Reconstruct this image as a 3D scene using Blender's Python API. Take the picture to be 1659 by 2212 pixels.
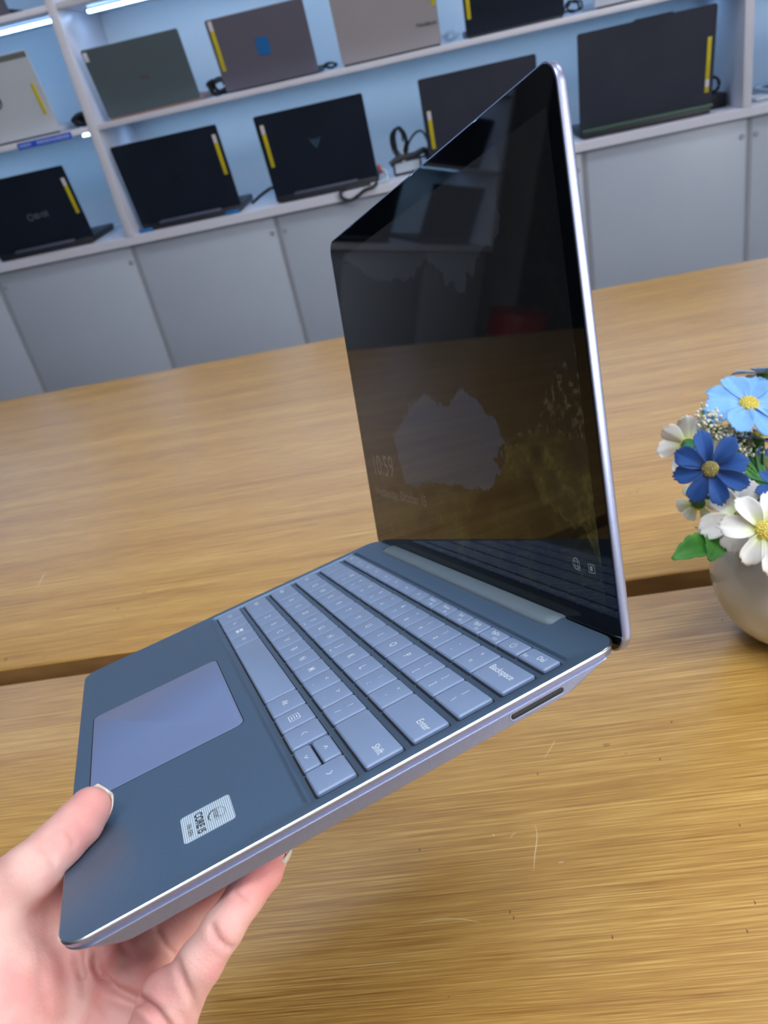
import bpy, bmesh, math, random
import numpy as np
from mathutils import Matrix, Vector

for o in list(bpy.data.objects):
    bpy.data.objects.remove(o)
SC = bpy.context.scene
COL = SC.collection

# ------------------------------------------------------------------ camera
F_PX = 1716.89                      # focal length for a 1659 x 2212 frame
RW = np.array([[0.98047035, 0.02374957, -0.19522767], [-0.15658873, -0.50631594, -0.84801187], [-0.1189868, 0.86202095, -0.49270886]])
CAM = np.array([0.0, 0.0, 1.21])
cd = bpy.data.cameras.new('camera')
cam = bpy.data.objects.new('camera', cd)
COL.objects.link(cam)
M3 = RW.T @ np.diag([1.0, -1.0, -1.0])
mw = Matrix.Identity(4)
for i in range(3):
    for j in range(3):
        mw[i][j] = M3[i, j]
    mw[i][3] = CAM[i]
cam.matrix_world = mw
cd.sensor_fit = 'VERTICAL'
cd.sensor_height = 36.0
cd.sensor_width = 27.0
cd.lens = 36.0 * F_PX / 2212
cd.clip_start = 0.01
cd.dof.use_dof = True
cd.dof.focus_distance = 0.335
cd.dof.aperture_fstop = 17.0
SC.camera = cam

# ------------------------------------------------------------------ world and exposure
w = bpy.data.worlds.new('room_light')
SC.world = w
w.use_nodes = True
w.node_tree.nodes['Background'].inputs[0].default_value = (0.8, 0.88, 1.0, 1)
w.node_tree.nodes['Background'].inputs[1].default_value = 0.5
SC.view_settings.view_transform = 'Standard'
SC.view_settings.look = 'None'
SC.view_settings.gamma = 1.0
SC.view_settings.use_curve_mapping = False
SC.view_settings.exposure = 0.42
CEIL_COL = (0.92, 0.97, 1.05)
CEIL_STR = 8.0
LED_COL = (0.37, 0.66, 1.05)
LED_STR = 12.0
TABLE_Z = 0.75

# ------------------------------------------------------------------ helpers
def mat(name, col, rough=0.5, metal=0.0, spec=0.5, emit=None, estr=0.0, coat=0.0, sss=0.0, trans=0.0, alpha=1.0):
    m = bpy.data.materials.new(name)
    m.use_nodes = True
    b = m.node_tree.nodes['Principled BSDF']
    b.inputs['Base Color'].default_value = (*col, 1)
    b.inputs['Roughness'].default_value = rough
    b.inputs['Metallic'].default_value = metal
    b.inputs['Specular IOR Level'].default_value = spec
    b.inputs['Coat Weight'].default_value = coat
    b.inputs['Transmission Weight'].default_value = trans
    b.inputs['Alpha'].default_value = alpha
    if emit:
        b.inputs['Emission Color'].default_value = (*emit, 1)
        b.inputs['Emission Strength'].default_value = estr
    if sss:
        b.inputs['Subsurface Weight'].default_value = sss
        b.inputs['Subsurface Radius'].default_value = (0.006, 0.0025, 0.0015)
        b.inputs['Subsurface Scale'].default_value = 1.0
    return m

def noise_col(m, c1, c2, scale=(5, 5, 5), detail=4, lo=0.35, hi=0.65, bump=0.0, bscale=None, bdist=0.001, rough=None):
    """colour varies between c1 and c2 with a noise in object space, optional bump"""
    nt = m.node_tree
    b = nt.nodes['Principled BSDF']
    tc = nt.nodes.new('ShaderNodeTexCoord')
    mp = nt.nodes.new('ShaderNodeMapping')
    mp.inputs['Scale'].default_value = scale
    nt.links.new(tc.outputs['Object'], mp.inputs[0])
    n = nt.nodes.new('ShaderNodeTexNoise')
    n.inputs['Scale'].default_value = 1
    n.inputs['Detail'].default_value = detail
    nt.links.new(mp.outputs[0], n.inputs[0])
    r = nt.nodes.new('ShaderNodeValToRGB')
    r.color_ramp.elements[0].position = lo
    r.color_ramp.elements[1].position = hi
    r.color_ramp.elements[0].color = (*c1, 1)
    r.color_ramp.elements[1].color = (*c2, 1)
    nt.links.new(n.outputs[0], r.inputs[0])
    nt.links.new(r.outputs[0], b.inputs['Base Color'])
    if bump:
        n2 = nt.nodes.new('ShaderNodeTexNoise')
        mp2 = nt.nodes.new('ShaderNodeMapping')
        mp2.inputs['Scale'].default_value = bscale or scale
        nt.links.new(tc.outputs['Object'], mp2.inputs[0])
        nt.links.new(mp2.outputs[0], n2.inputs[0])
        n2.inputs['Scale'].default_value = 1
        n2.inputs['Detail'].default_value = 3
        bp = nt.nodes.new('ShaderNodeBump')
        bp.inputs['Strength'].default_value = bump
        bp.inputs['Distance'].default_value = bdist
        nt.links.new(n2.outputs[0], bp.inputs['Height'])
        nt.links.new(bp.outputs[0], b.inputs['Normal'])
    return m

def link_mesh(name, bm, m=None, parent=None, smooth=False, angle=None):
    me = bpy.data.meshes.new(name)
    bmesh.ops.recalc_face_normals(bm, faces=bm.faces[:])
    bm.to_mesh(me)
    bm.free()
    if m:
        for mm in (m if isinstance(m, (list, tuple)) else [m]):
            me.materials.append(mm)
    if smooth:
        for p in me.polygons:
            p.use_smooth = True
        if angle:
            me.set_sharp_from_angle(angle=math.radians(angle))
    o = bpy.data.objects.new(name, me)
    COL.objects.link(o)
    if parent:
        o.parent = parent
    return o

def tag(o, label=None, cat=None, group=None, kind=None):
    if label: o['label'] = label
    if cat: o['category'] = cat
    if group: o['group'] = group
    if kind: o['kind'] = kind
    return o

def empty(name, loc=(0, 0, 0), label=None, cat=None, group=None):
    o = bpy.data.objects.new(name, None)
    o.empty_display_size = 0.02
    COL.objects.link(o)
    o.location = loc
    tag(o, label, cat, group)
    return o

def box(bm, x0, x1, y0, y1, z0, z1, bev=0.0, seg=1, mi=0):
    vs = [bm.verts.new((x, y, z)) for x in (x0, x1) for y in (y0, y1) for z in (z0, z1)]
    idx = [(0, 1, 3, 2), (4, 6, 7, 5), (0, 4, 5, 1), (2, 3, 7, 6), (0, 2, 6, 4), (1, 5, 7, 3)]
    fs = [bm.faces.new([vs[i] for i in f]) for f in idx]
    for f in fs:
        f.material_index = mi
    if bev:
        es = list({e for f in fs for e in f.edges})
        bmesh.ops.bevel(bm, geom=es, offset=bev, segments=seg, affect='EDGES', profile=0.5)
    return bm

def boxobj(name, dims, m, parent=None, bev=0.0, seg=2):
    bm = bmesh.new()
    box(bm, *dims, bev=bev, seg=seg)
    return link_mesh(name, bm, m, parent, smooth=bev > 0, angle=40)

def tube(bm, pts, r, seg=10, closed=False):
    """swept tube; r is a number or a list"""
    P = [Vector(p) for p in pts]
    n = len(P)
    rs = r if isinstance(r, (list, tuple)) else [r] * n
    prev = None
    rings = []
    for i in range(n):
        a = P[(i - 1) % n] if (closed or i > 0) else P[i]
        b = P[(i + 1) % n] if (closed or i < n - 1) else P[i]
        t = (b - a).normalized()
        if prev is None:
            u = t.orthogonal().normalized()
        else:
            u = (prev - t * prev.dot(t)).normalized()
        prev = u
        v = t.cross(u)
        rings.append([bm.verts.new(P[i] + (u * math.cos(2 * math.pi * k / seg) + v * math.sin(2 * math.pi * k / seg)) * rs[i]) for k in range(seg)])
    m = n if closed else n - 1
    for i in range(m):
        A, B = rings[i], rings[(i + 1) % n]
        for k in range(seg):
            bm.faces.new((A[k], A[(k + 1) % seg], B[(k + 1) % seg], B[k]))
    if not closed:
        bm.faces.new(rings[0][::-1])
        bm.faces.new(rings[-1])
    return bm

def catmull(pts, n=8, closed=False):
    P = [np.array(p, float) for p in pts]
    out = []
    N = len(P)
    rng = range(N) if closed else range(N - 1)
    for i in rng:
        p0 = P[(i - 1) % N] if (closed or i > 0) else 2 * P[0] - P[1]
        p1 = P[i]; p2 = P[(i + 1) % N]
        p3 = P[(i + 2) % N] if (closed or i < N - 2) else 2 * P[-1] - P[-2]
        for k in range(n):
            t = k / n
            out.append(0.5 * ((2 * p1) + (-p0 + p2) * t + (2 * p0 - 5 * p1 + 4 * p2 - p3) * t * t + (-p0 + 3 * p1 - 3 * p2 + p3) * t ** 3))
    if not closed:
        out.append(P[-1])
    return [tuple(p) for p in out]

def rrect(x0, x1, y0, y1, r, seg=8):
    """rounded rectangle, counter-clockwise list of 2-D points"""
    pts = []
    for cx, cy, a0 in ((x1 - r, y0 + r, -90), (x1 - r, y1 - r, 0), (x0 + r, y1 - r, 90), (x0 + r, y0 + r, 180)):
        for k in range(seg + 1):
            a = math.radians(a0 + 90 * k / seg)
            pts.append((cx + r * math.cos(a), cy + r * math.sin(a)))
    return pts

def loft(bm, loops, cap0=True, cap1=True, mi=0):
    rings = [[bm.verts.new(p) for p in L] for L in loops]
    n = len(rings[0])
    for A, B in zip(rings[:-1], rings[1:]):
        for k in range(n):
            f = bm.faces.new((A[k], A[(k + 1) % n], B[(k + 1) % n], B[k]))
            f.material_index = mi
    if cap0: bm.faces.new(rings[0][::-1]).material_index = mi
    if cap1: bm.faces.new(rings[-1]).material_index = mi
    return rings

def text_mesh(name, s, size, m, parent, loc, rot=(0, 0, 0), ext=0.0, align='CENTER', sx=1.0, bold=0.0):
    cu = bpy.data.curves.new(name, 'FONT')
    cu.body = s
    cu.size = size
    cu.align_x = align
    cu.align_y = 'CENTER'
    cu.extrude = ext
    cu.offset = bold
    cu.resolution_u = 3
    t = bpy.data.objects.new(name + '_tmp', cu)
    me = bpy.data.meshes.new_from_object(t)
    bpy.data.objects.remove(t)
    bpy.data.curves.remove(cu)
    me.name = name
    me.materials.clear()
    me.materials.append(m)
    o = bpy.data.objects.new(name, me)
    COL.objects.link(o)
    o.parent = parent
    o.location = loc
    o.rotation_euler = rot
    o.scale = (sx, 1, 1)
    return o

# ------------------------------------------------------------------ materials of the room
M_WHITE = noise_col(mat('white_laminate', (0.72, 0.73, 0.78), 0.35), (0.60, 0.60, 0.68), (0.64, 0.64, 0.72), (3, 3, 3))
M_SHELFBACK = noise_col(mat('shelf_back_panel', (0.72, 0.78, 0.82), 0.5), (0.71, 0.78, 0.83), (0.75, 0.81, 0.85), (2, 2, 2))
M_DOOR = noise_col(mat('grey_laminate', (0.36, 0.37, 0.41), 0.4), (0.40, 0.44, 0.52), (0.42, 0.46, 0.54), (3, 3, 3))
M_GAP = mat('grey_edge_trim', (0.34, 0.36, 0.41), 0.5)
M_WALL = noise_col(mat('wall_paint', (0.7, 0.7, 0.7), 0.8), (0.48, 0.49, 0.53), (0.52, 0.53, 0.57), (1, 1, 1))
M_WALLF = noise_col(mat('grey_wall_paint', (0.3, 0.3, 0.32), 0.8), (0.15, 0.155, 0.17), (0.17, 0.175, 0.19), (1, 1, 1))
M_WALLR = noise_col(mat('lilac_grey_wall_paint', (0.4, 0.4, 0.45), 0.8), (0.38, 0.39, 0.45), (0.42, 0.43, 0.49), (1, 1, 1))
M_DARKWALL = noise_col(mat('dark_wall_panel', (0.03, 0.04, 0.06), 0.7), (0.025, 0.035, 0.055), (0.04, 0.05, 0.07), (6, 6, 0.3))
M_CEIL = noise_col(mat('ceiling_paint', (0.75, 0.75, 0.75), 0.9), (0.55, 0.55, 0.57), (0.58, 0.58, 0.60), (1, 1, 1))
M_FLOOR = noise_col(mat('floor_tile', (0.35, 0.34, 0.33), 0.35), (0.30, 0.29, 0.28), (0.38, 0.37, 0.36), (2, 2, 2))
M_LIGHT = mat('ceiling_light_diffuser', (1, 1, 1), 0.5, emit=CEIL_COL, estr=CEIL_STR)
M_LED = mat('cool_led_strip', (1, 1, 1), 0.5, emit=LED_COL, estr=LED_STR)
M_SPOT = mat('small_round_lamp', (1, 1, 1), 0.5, emit=(0.6, 0.85, 1), estr=4)

def wood(name, c_dark, c_mid, c_light):
    m = bpy.data.materials.new(name)
    m.use_nodes = True
    nt = m.node_tree
    b = nt.nodes['Principled BSDF']
    L = nt.links.new
    tc = nt.nodes.new('ShaderNodeTexCoord')
    def noise(scale, detail, dist=0.0, rough=0.5):
        mp = nt.nodes.new('ShaderNodeMapping'); mp.inputs['Scale'].default_value = scale
        mp.inputs['Rotation'].default_value = (0, 0, math.radians(0.6))
        L(tc.outputs['Object'], mp.inputs[0])
        n = nt.nodes.new('ShaderNodeTexNoise'); n.inputs['Scale'].default_value = 1
        n.inputs['Detail'].default_value = detail; n.inputs['Distortion'].default_value = dist
        n.inputs['Roughness'].default_value = rough
        L(mp.outputs[0], n.inputs[0]); return n
    a = noise((5.0, 620, 20), 5, 0.02, 0.75)
    c = noise((0.8, 36, 5), 3, 0.15)
    d = noise((22, 1300, 40), 2)
    def mixv(x, y, f):
        mx = nt.nodes.new('ShaderNodeMix'); mx.data_type = 'FLOAT'; mx.inputs[0].default_value = f
        L(x, mx.inputs[2]); L(y, mx.inputs[3]); return mx.outputs[0]
    v = mixv(a.outputs[0], c.outputs[0], 0.24)
    v = mixv(v, d.outputs[0], 0.30)
    r = nt.nodes.new('ShaderNodeValToRGB')
    e = r.color_ramp.elements
    e[0].position = 0.38; e[0].color = (*c_dark, 1)
    e[1].position = 0.62; e[1].color = (*c_light, 1)
    k = e.new(0.5); k.color = (*c_mid, 1)
    L(v, r.inputs[0])
    # dark little nicks
    mp = nt.nodes.new('ShaderNodeMapping'); mp.inputs['Scale'].default_value = (42, 70, 20)
    L(tc.outputs['Object'], mp.inputs[0])
    vo = nt.nodes.new('ShaderNodeTexVoronoi'); vo.inputs['Scale'].default_value = 1
    L(mp.outputs[0], vo.inputs[0])
    n3 = noise((6, 7, 3), 2)
    ad = nt.nodes.new('ShaderNodeMath'); ad.operation = 'MULTIPLY_ADD'
    L(n3.outputs[0], ad.inputs[0]); ad.inputs[1].default_value = -0.9; ad.inputs[2].default_value = 0.40
    # speck where the distance to a cell point is below a threshold that is mostly negative
    lt = nt.nodes.new('ShaderNodeMath'); lt.operation = 'LESS_THAN'
    L(vo.outputs['Distance'], lt.inputs[0]); L(ad.outputs[0], lt.inputs[1])
    mulv = nt.nodes.new('ShaderNodeMath'); mulv.operation = 'MULTIPLY'; mulv.inputs[1].default_value = 0.45
    L(lt.outputs[0], mulv.inputs[0])
    mx = nt.nodes.new('ShaderNodeMix'); mx.data_type = 'RGBA'
    L(mulv.outputs[0], mx.inputs[0]); L(r.outputs[0], mx.inputs[6]); mx.inputs[7].default_value = (0.12, 0.06, 0.02, 1)
    L(mx.outputs[2], b.inputs['Base Color'])
    b.inputs['Roughness'].default_value = 0.36
    b.inputs['Specular IOR Level'].default_value = 0.7
    b.inputs['Coat Weight'].default_value = 0.6
    b.inputs['Coat Roughness'].default_value = 0.28
    bp = nt.nodes.new('ShaderNodeBump'); bp.inputs['Strength'].default_value = 0.12; bp.inputs['Distance'].default_value = 0.0006
    L(v, bp.inputs['Height']); L(bp.outputs[0], b.inputs['Normal'])
    return m
M_WOOD = wood('golden_wood_veneer', (0.29, 0.130, 0.020), (0.51, 0.275, 0.055), (0.77, 0.50, 0.145))
M_WOODSIDE = wood('brown_wood_edge', (0.20, 0.11, 0.04), (0.28, 0.155, 0.058), (0.36, 0.21, 0.08))

# ------------------------------------------------------------------ room shell
def struct(name, dims, m):
    o = boxobj(name, dims, m)
    o['kind'] = 'structure'
    return o
struct('floor', (-3.6, 3.2, -3.0, 3.05, -0.05, 0.0), M_FLOOR)
struct('ceiling', (-3.6, 3.2, -3.0, 3.05, 2.8, 2.85), M_CEIL)
struct('wall_back', (-3.6, 3.2, 2.95, 3.05, 0.0, 2.8), M_WALL)
struct('wall_front', (-3.6, 3.2, -3.1, -3.0, 0.0, 2.8), M_WALLF)
struct('wall_left', (-3.7, -3.6, -3.0, 3.05, 0.0, 2.8), M_DARKWALL)
struct('wall_right', (3.2, 3.3, -3.0, 3.05, 0.0, 2.8), M_WALLR)

for i, (x, y) in enumerate([(-0.5, 1.5), (0.55, -0.1), (1.5, 1.4), (-0.2, -0.35)]):
    c = empty('ceiling_light', (x, y, 2.8), 'square white ceiling light panel, %s' % ['nearest to the lit shelves on the left', 'above the camera, right one of a pair', 'nearest to the lit shelves on the right', 'above the camera, left one of a pair'][i], 'ceiling light', 'square ceiling light panels above the table')
    bm = bmesh.new(); box(bm, -0.32, 0.32, -0.32, 0.32, -0.02, -0.001)
    link_mesh('frame', bm, M_WHITE, c)
    bm = bmesh.new(); box(bm, -0.30, 0.30, -0.30, 0.30, -0.024, -0.020)
    link_mesh('diffuser', bm, M_LIGHT, c)

# tall window on the right hand wall whose daylight catches the lid edge
wn = empty('window_1', (3.19, -1.5, 0.22)); wn['kind'] = 'structure'
M_DAY = mat('frosted_daylight_glass', (1, 1, 1), 0.5, emit=(0.95, 0.98, 1.0), estr=9.5)
boxobj('window_pane', (-0.012, -0.004, -1.1, 1.1, 1.15, 2.45), M_DAY, wn)
bm = bmesh.new()
for a, b_ in ((-1.16, -1.1), (-0.03, 0.03), (1.1, 1.16)): box(bm, -0.04, 0.0, a, b_, 1.09, 2.51)
for a, b_ in ((1.09, 1.15), (2.45, 2.51)): box(bm, -0.04, 0.0, -1.1, 1.1, a, b_)
link_mesh('window_frame', bm, M_WHITE, wn)

# ------------------------------------------------------------------ counter, cabinets and shelves
YC, YB = 2.574, 2.935
Z_CT, Z_MS, Z_US, Z_TS = 0.868, 1.190, 1.498, 1.81
DIV = [-2.815, -0.944, 0.930, 2.80]
co = empty('counter_top', (0, 0, 0), 'long white counter top running under the lit shelves', 'counter')
boxobj('counter_slab', (-2.83, 2.82, YC, 2.95, 0.842, Z_CT), M_WHITE, co, bev=0.002)
boxobj('front_edge', (-2.83, 2.82, YC - 0.001, YC, 0.843, Z_CT - 0.002), M_WHITE, co)

def shelf_board(x0, x1, z, th, label, cat='shelf'):
    o = boxobj('shelf_board', (x0, x1, YC, YB, z - th, z), M_WHITE, None, bev=0.001)
    return tag(o, label, cat)
nm = ['left', 'middle', 'right']
for i in range(3):
    a, b_ = DIV[i] + 0.013, DIV[i + 1] - 0.013
    shelf_board(a, b_, Z_MS, 0.016, f'white shelf board of the lit shelving, lower board in the {nm[i]} bay')
    shelf_board(a, b_, Z_US, 0.016, f'white shelf board of the lit shelving, board above that in the {nm[i]} bay')
    shelf_board(a, b_, Z_TS, 0.016, f'white shelf board out of view at the top of the {nm[i]} bay')
lab = ['far left end panel of the white shelving', 'white upright divider between the laptops at the left of the photo', 'white upright divider at the right edge of the photo', 'far right end panel of the white shelving']
for x, l in zip(DIV, lab):
    tag(boxobj('shelf_divider', (x - 0.0125, x + 0.0125, YC - 0.002, YB, Z_CT, 1.83), M_WHITE, bev=0.001), l, 'shelf panel')
tag(boxobj('shelf_back_panel', (-2.83, 2.82, YB, 2.949, Z_CT, 1.83), M_SHELFBACK), 'pale back panel of the lit shelving behind the laptops', 'back panel')

# led strips under the boards and small round lamps
for i in range(3):
    a, b_ = DIV[i] + 0.045, DIV[i + 1] - 0.045
    for z, l in ((Z_US, 'upper'), (Z_MS, 'lower')):
        yy = 2.72 if z == Z_US else 2.80
        zo = 0.0 if z == Z_US else 0.0103      # the lower strips sit in a groove of the board
        o = empty('led_strip', ((a + b_) / 2, yy, z - 0.0165 + zo), f'glowing cool white led strip under the {l} board of the {nm[i]} shelf bay', 'led strip', 'led strips under the shelf boards')
        h = (b_ - a) / 2
        boxobj('housing', (-h, h, -0.011, 0.011, -0.004, 0.0), M_WHITE, o)
        boxobj('diffuser', (-h + 0.004, h - 0.004, -0.008, 0.008, -0.011, -0.004), M_LED, o, bev=0.002)
    z = Z_TS
    o = empty('led_strip', ((a + b_) / 2, 2.72, z - 0.0165), f'cool white led strip under the top board of the {nm[i]} shelf bay', 'led strip', 'led strips under the shelf boards')
    boxobj('housing', (-h, h, -0.011, 0.011, -0.004, 0.0), M_WHITE, o)
    boxobj('diffuser', (-h + 0.004, h - 0.004, -0.008, 0.008, -0.011, -0.004), M_LED, o, bev=0.002)
bm = bmesh.new()
bmesh.ops.create_cone(bm, cap_ends=True, segments=24, radius1=0.011, radius2=0.009, depth=0.008, matrix=Matrix.Translation((-0.975, YC + 0.012, Z_MS - 0.0205)))
tag(link_mesh('round_lamp', bm, M_SPOT, smooth=True, angle=40), 'small round glowing lamp under the shelf board beside the left divider', 'lamp')

# cabinet units with doors
edges = [-2.82, -2.385, -1.91, -1.433, -0.957, -0.484, -0.01, 0.468, 0.945, 1.42, 1.90, 2.38, 2.81]
clab = ['grey cabinet unit under the counter, unseen at the far left end', 'grey cabinet unit under the counter, second from the far left end', 'grey cabinet unit under the counter, third from the far left end', 'grey cabinet unit at the left photo edge below the ring logo laptop',
        'grey cabinet unit below the left black laptop with the bird emblem', 'grey cabinet unit below the black laptop with the shield emblem', 'grey cabinet unit hidden behind the raised screen',
        'grey cabinet unit right of the raised screen', 'grey cabinet unit at the right edge of the photo', 'grey cabinet unit out of frame on the right', 'grey cabinet unit out of frame, second from the right end', 'grey cabinet unit out of frame at the right end']
M_HINGE = mat('clear_plastic_bumper', (0.33, 0.35, 0.40), 0.3)
for i in range(len(edges) - 1):
    x0, x1 = edges[i], edges[i + 1]
    o = empty('cabinet', ((x0 + x1) / 2, YC + 0.02, 0), clab[i], 'cabinet', None)
    h = (x1 - x0) / 2
    boxobj('body', (-h + 0.001, h - 0.001, 0.002, 0.355, 0.001, 0.841), M_GAP, o)
    d = boxobj('door', (-h + 0.009, h - 0.009, 0.0, 0.0019, 0.06, 0.836), M_DOOR, o, bev=0.001)
    for sx in ((-1, 1) if i in (5, 8, 3) else (1,)):
        bm = bmesh.new()
        bmesh.ops.create_cone(bm, cap_ends=True, segments=20, radius1=0.008, radius2=0.007, depth=0.003, matrix=Matrix.Translation((sx * (h - 0.02), -0.0015, 0.790)) @ Matrix.Rotation(math.pi / 2, 4, 'X'))
        link_mesh('bumper', bm, M_HINGE, d, smooth=True, angle=40)

# ------------------------------------------------------------------ table
tb = empty('table', (0, 0, 0), 'long golden wood table with a slot between its two boards', 'table')
boxobj('tabletop_board', (-2.75, 1.9, -0.42, 0.583, TABLE_Z - 0.045, TABLE_Z), M_WOOD, tb, bev=0.0012)
bm = bmesh.new()
box(bm, -2.75, 1.9, 0.608, 1.512, TABLE_Z - 0.045, TABLE_Z, bev=0.0012)
bm.faces.ensure_lookup_table()
for f in bm.faces:
    if abs(f.normal.z) < 0.4: f.material_index = 1
bm.normal_update()
for f in bm.faces:
    f.material_index = 1 if abs(f.normal.z) < 0.4 else 0
link_mesh('tabletop_board', bm, [M_WOOD, M_WOODSIDE], tb, smooth=True, angle=40)
boxobj('slot_rail', (-2.7, 1.85, 0.56, 0.64, TABLE_Z - 0.085, TABLE_Z - 0.046), M_WOODSIDE, tb)
for x in (-2.6, -0.5, 1.7):
    for y in (-0.32, 1.42):
        boxobj('leg', (x - 0.035, x + 0.035, y - 0.035, y + 0.035, 0.0, TABLE_Z - 0.046), M_WOODSIDE, tb, bev=0.003)

# hair scratches and small nicks in the varnish of the boards
M_SCR = mat('pale_scratch', (0.78, 0.62, 0.38), 0.6)
M_NICK = mat('dark_nick', (0.17, 0.09, 0.05), 0.6)
def scratch(pts, wd, m, name):
    P = catmull([(x, y, 0) for x, y in pts], 5)
    bm = bmesh.new(); z0, z1 = TABLE_Z - 0.0005, TABLE_Z + 0.00004
    L_ = []
    for i, p in enumerate(P):
        a = Vector(P[max(i - 1, 0)]); b_ = Vector(P[min(i + 1, len(P) - 1)])
        n = Vector((-(b_ - a).y, (b_ - a).x, 0)).normalized() * wd * 0.5 * math.sin(math.pi * (i + 0.4) / (len(P) - 0.2))
        q = Vector(p)
        L_.append([(q.x + n.x, q.y + n.y), (q.x - n.x, q.y - n.y)])
    ring_ = [a for a, b_ in L_] + [b_ for a, b_ in L_][::-1]
    loft(bm, [[(x, y, z0) for x, y in ring_], [(x, y, z1) for x, y in ring_]])
    return link_mesh(name, bm, m, tb)
for pts, wd in (([(-0.0797, 0.2939), (-0.0695, 0.2953), (-0.058, 0.2953), (-0.0467, 0.2933), (-0.0384, 0.2904)], 0.0005), ([(0.0033, 0.3568), (0.0029, 0.3452), (-0.0005, 0.3318), (-0.0027, 0.3204)], 0.0007),
                ([(-0.1177, 0.2705), (-0.1008, 0.2712), (-0.0874, 0.2711)], 0.0004), ([(0.0171, 0.41), (0.0237, 0.42), (0.0282, 0.427)], 0.0005), ([(-0.5292, 0.7564), (-0.5316, 0.776), (-0.5327, 0.79)], 0.0014),
                ([(-0.0152, 0.3468), (-0.0125, 0.3497), (-0.0098, 0.3515)], 0.0004), ([(-0.0253, 0.352), (-0.0252, 0.350)], 0.0012), ([(0.0135, 0.3255), (0.0174, 0.3257)], 0.0006)):
    scratch(pts, wd, M_SCR, 'scratch')
for x, y in ((-0.0207, 0.2957), (-0.0189, 0.2917), (-0.0757, 0.3457), (0.0106, 0.3974), (0.1296, 0.3386), (0.1201, 0.287), (0.1099, 0.2707), (0.0962, 0.3978), (0.036, 0.2743), (-0.5076, 0.6245), (0.1842, 0.5344), (0.1133, 0.4303)):
    k_ = 2.2 if x < -0.4 else 1.0
    scratch([(x, y + 0.0015 * k_), (x + 0.0003, y), (x - 0.0002, y - 0.0013 * k_)], 0.0008 * k_, M_NICK, 'nick')

# ------------------------------------------------------------------ display laptops
M_NAVY = noise_col(mat('black_blue_shell', (0.012, 0.017, 0.028), 0.6, spec=0.25), (0.004, 0.009, 0.020), (0.008, 0.013, 0.027), (6, 6, 6))
M_CHAR = noise_col(mat('charcoal_shell', (0.035, 0.04, 0.055), 0.6, spec=0.3), (0.024, 0.030, 0.047), (0.034, 0.037, 0.057), (5, 5, 5))
M_BLACKP = mat('black_plastic', (0.012, 0.015, 0.022), 0.45)
M_YEL = noise_col(mat('yellow_tape', (0.6, 0.5, 0.01), 0.5), (0.62, 0.52, 0.015), (0.50, 0.42, 0.01), (400, 400, 30))
M_TAPEW = mat('white_tape_end', (0.65, 0.62, 0.72), 0.5)
M_KBD = mat('dark_keyboard', (0.02, 0.022, 0.028), 0.6)
M_HGREY = mat('hinge_grey', (0.07, 0.08, 0.125), 0.4)
def shell(name, c, r=0.5, metal=0.0):
    return noise_col(mat(name, c, r, metal), tuple(v * 0.96 for v in c), tuple(min(1, v * 1.04) for v in c), (6, 6, 6))
M_OLIVE = shell('green_grey_shell', (0.075, 0.105, 0.12))
M_MAUVE = shell('mauve_grey_shell', (0.105, 0.10, 0.135))
M_TAUPE = shell('taupe_silver_shell', (0.30, 0.28, 0.30))
M_SILV = shell('silver_shell', (0.50, 0.54, 0.60))
M_SILVD = shell('dark_silver_band', (0.13, 0.15, 0.15))
M_COPPER = shell('copper_edge', (0.30, 0.20, 0.18))
M_GREENB = shell('dark_green_edge', (0.05, 0.10, 0.07))
M_BLUE = mat('blue_film', (0.01, 0.13, 0.38), 0.4)
M_LOGOD = mat('dim_grey_logo', (0.10, 0.12, 0.15), 0.4)
M_LOGOB = mat('dim_blue_logo', (0.05, 0.10, 0.16), 0.4)
M_LOGOK = mat('near_black_logo', (0.004, 0.005, 0.008), 0.5)
M_LOGOR = mat('dark_red_logo', (0.13, 0.045, 0.06), 0.5)
M_LOGOC = mat('dark_chrome_logo', (0.05, 0.06, 0.07), 0.3)

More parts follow.
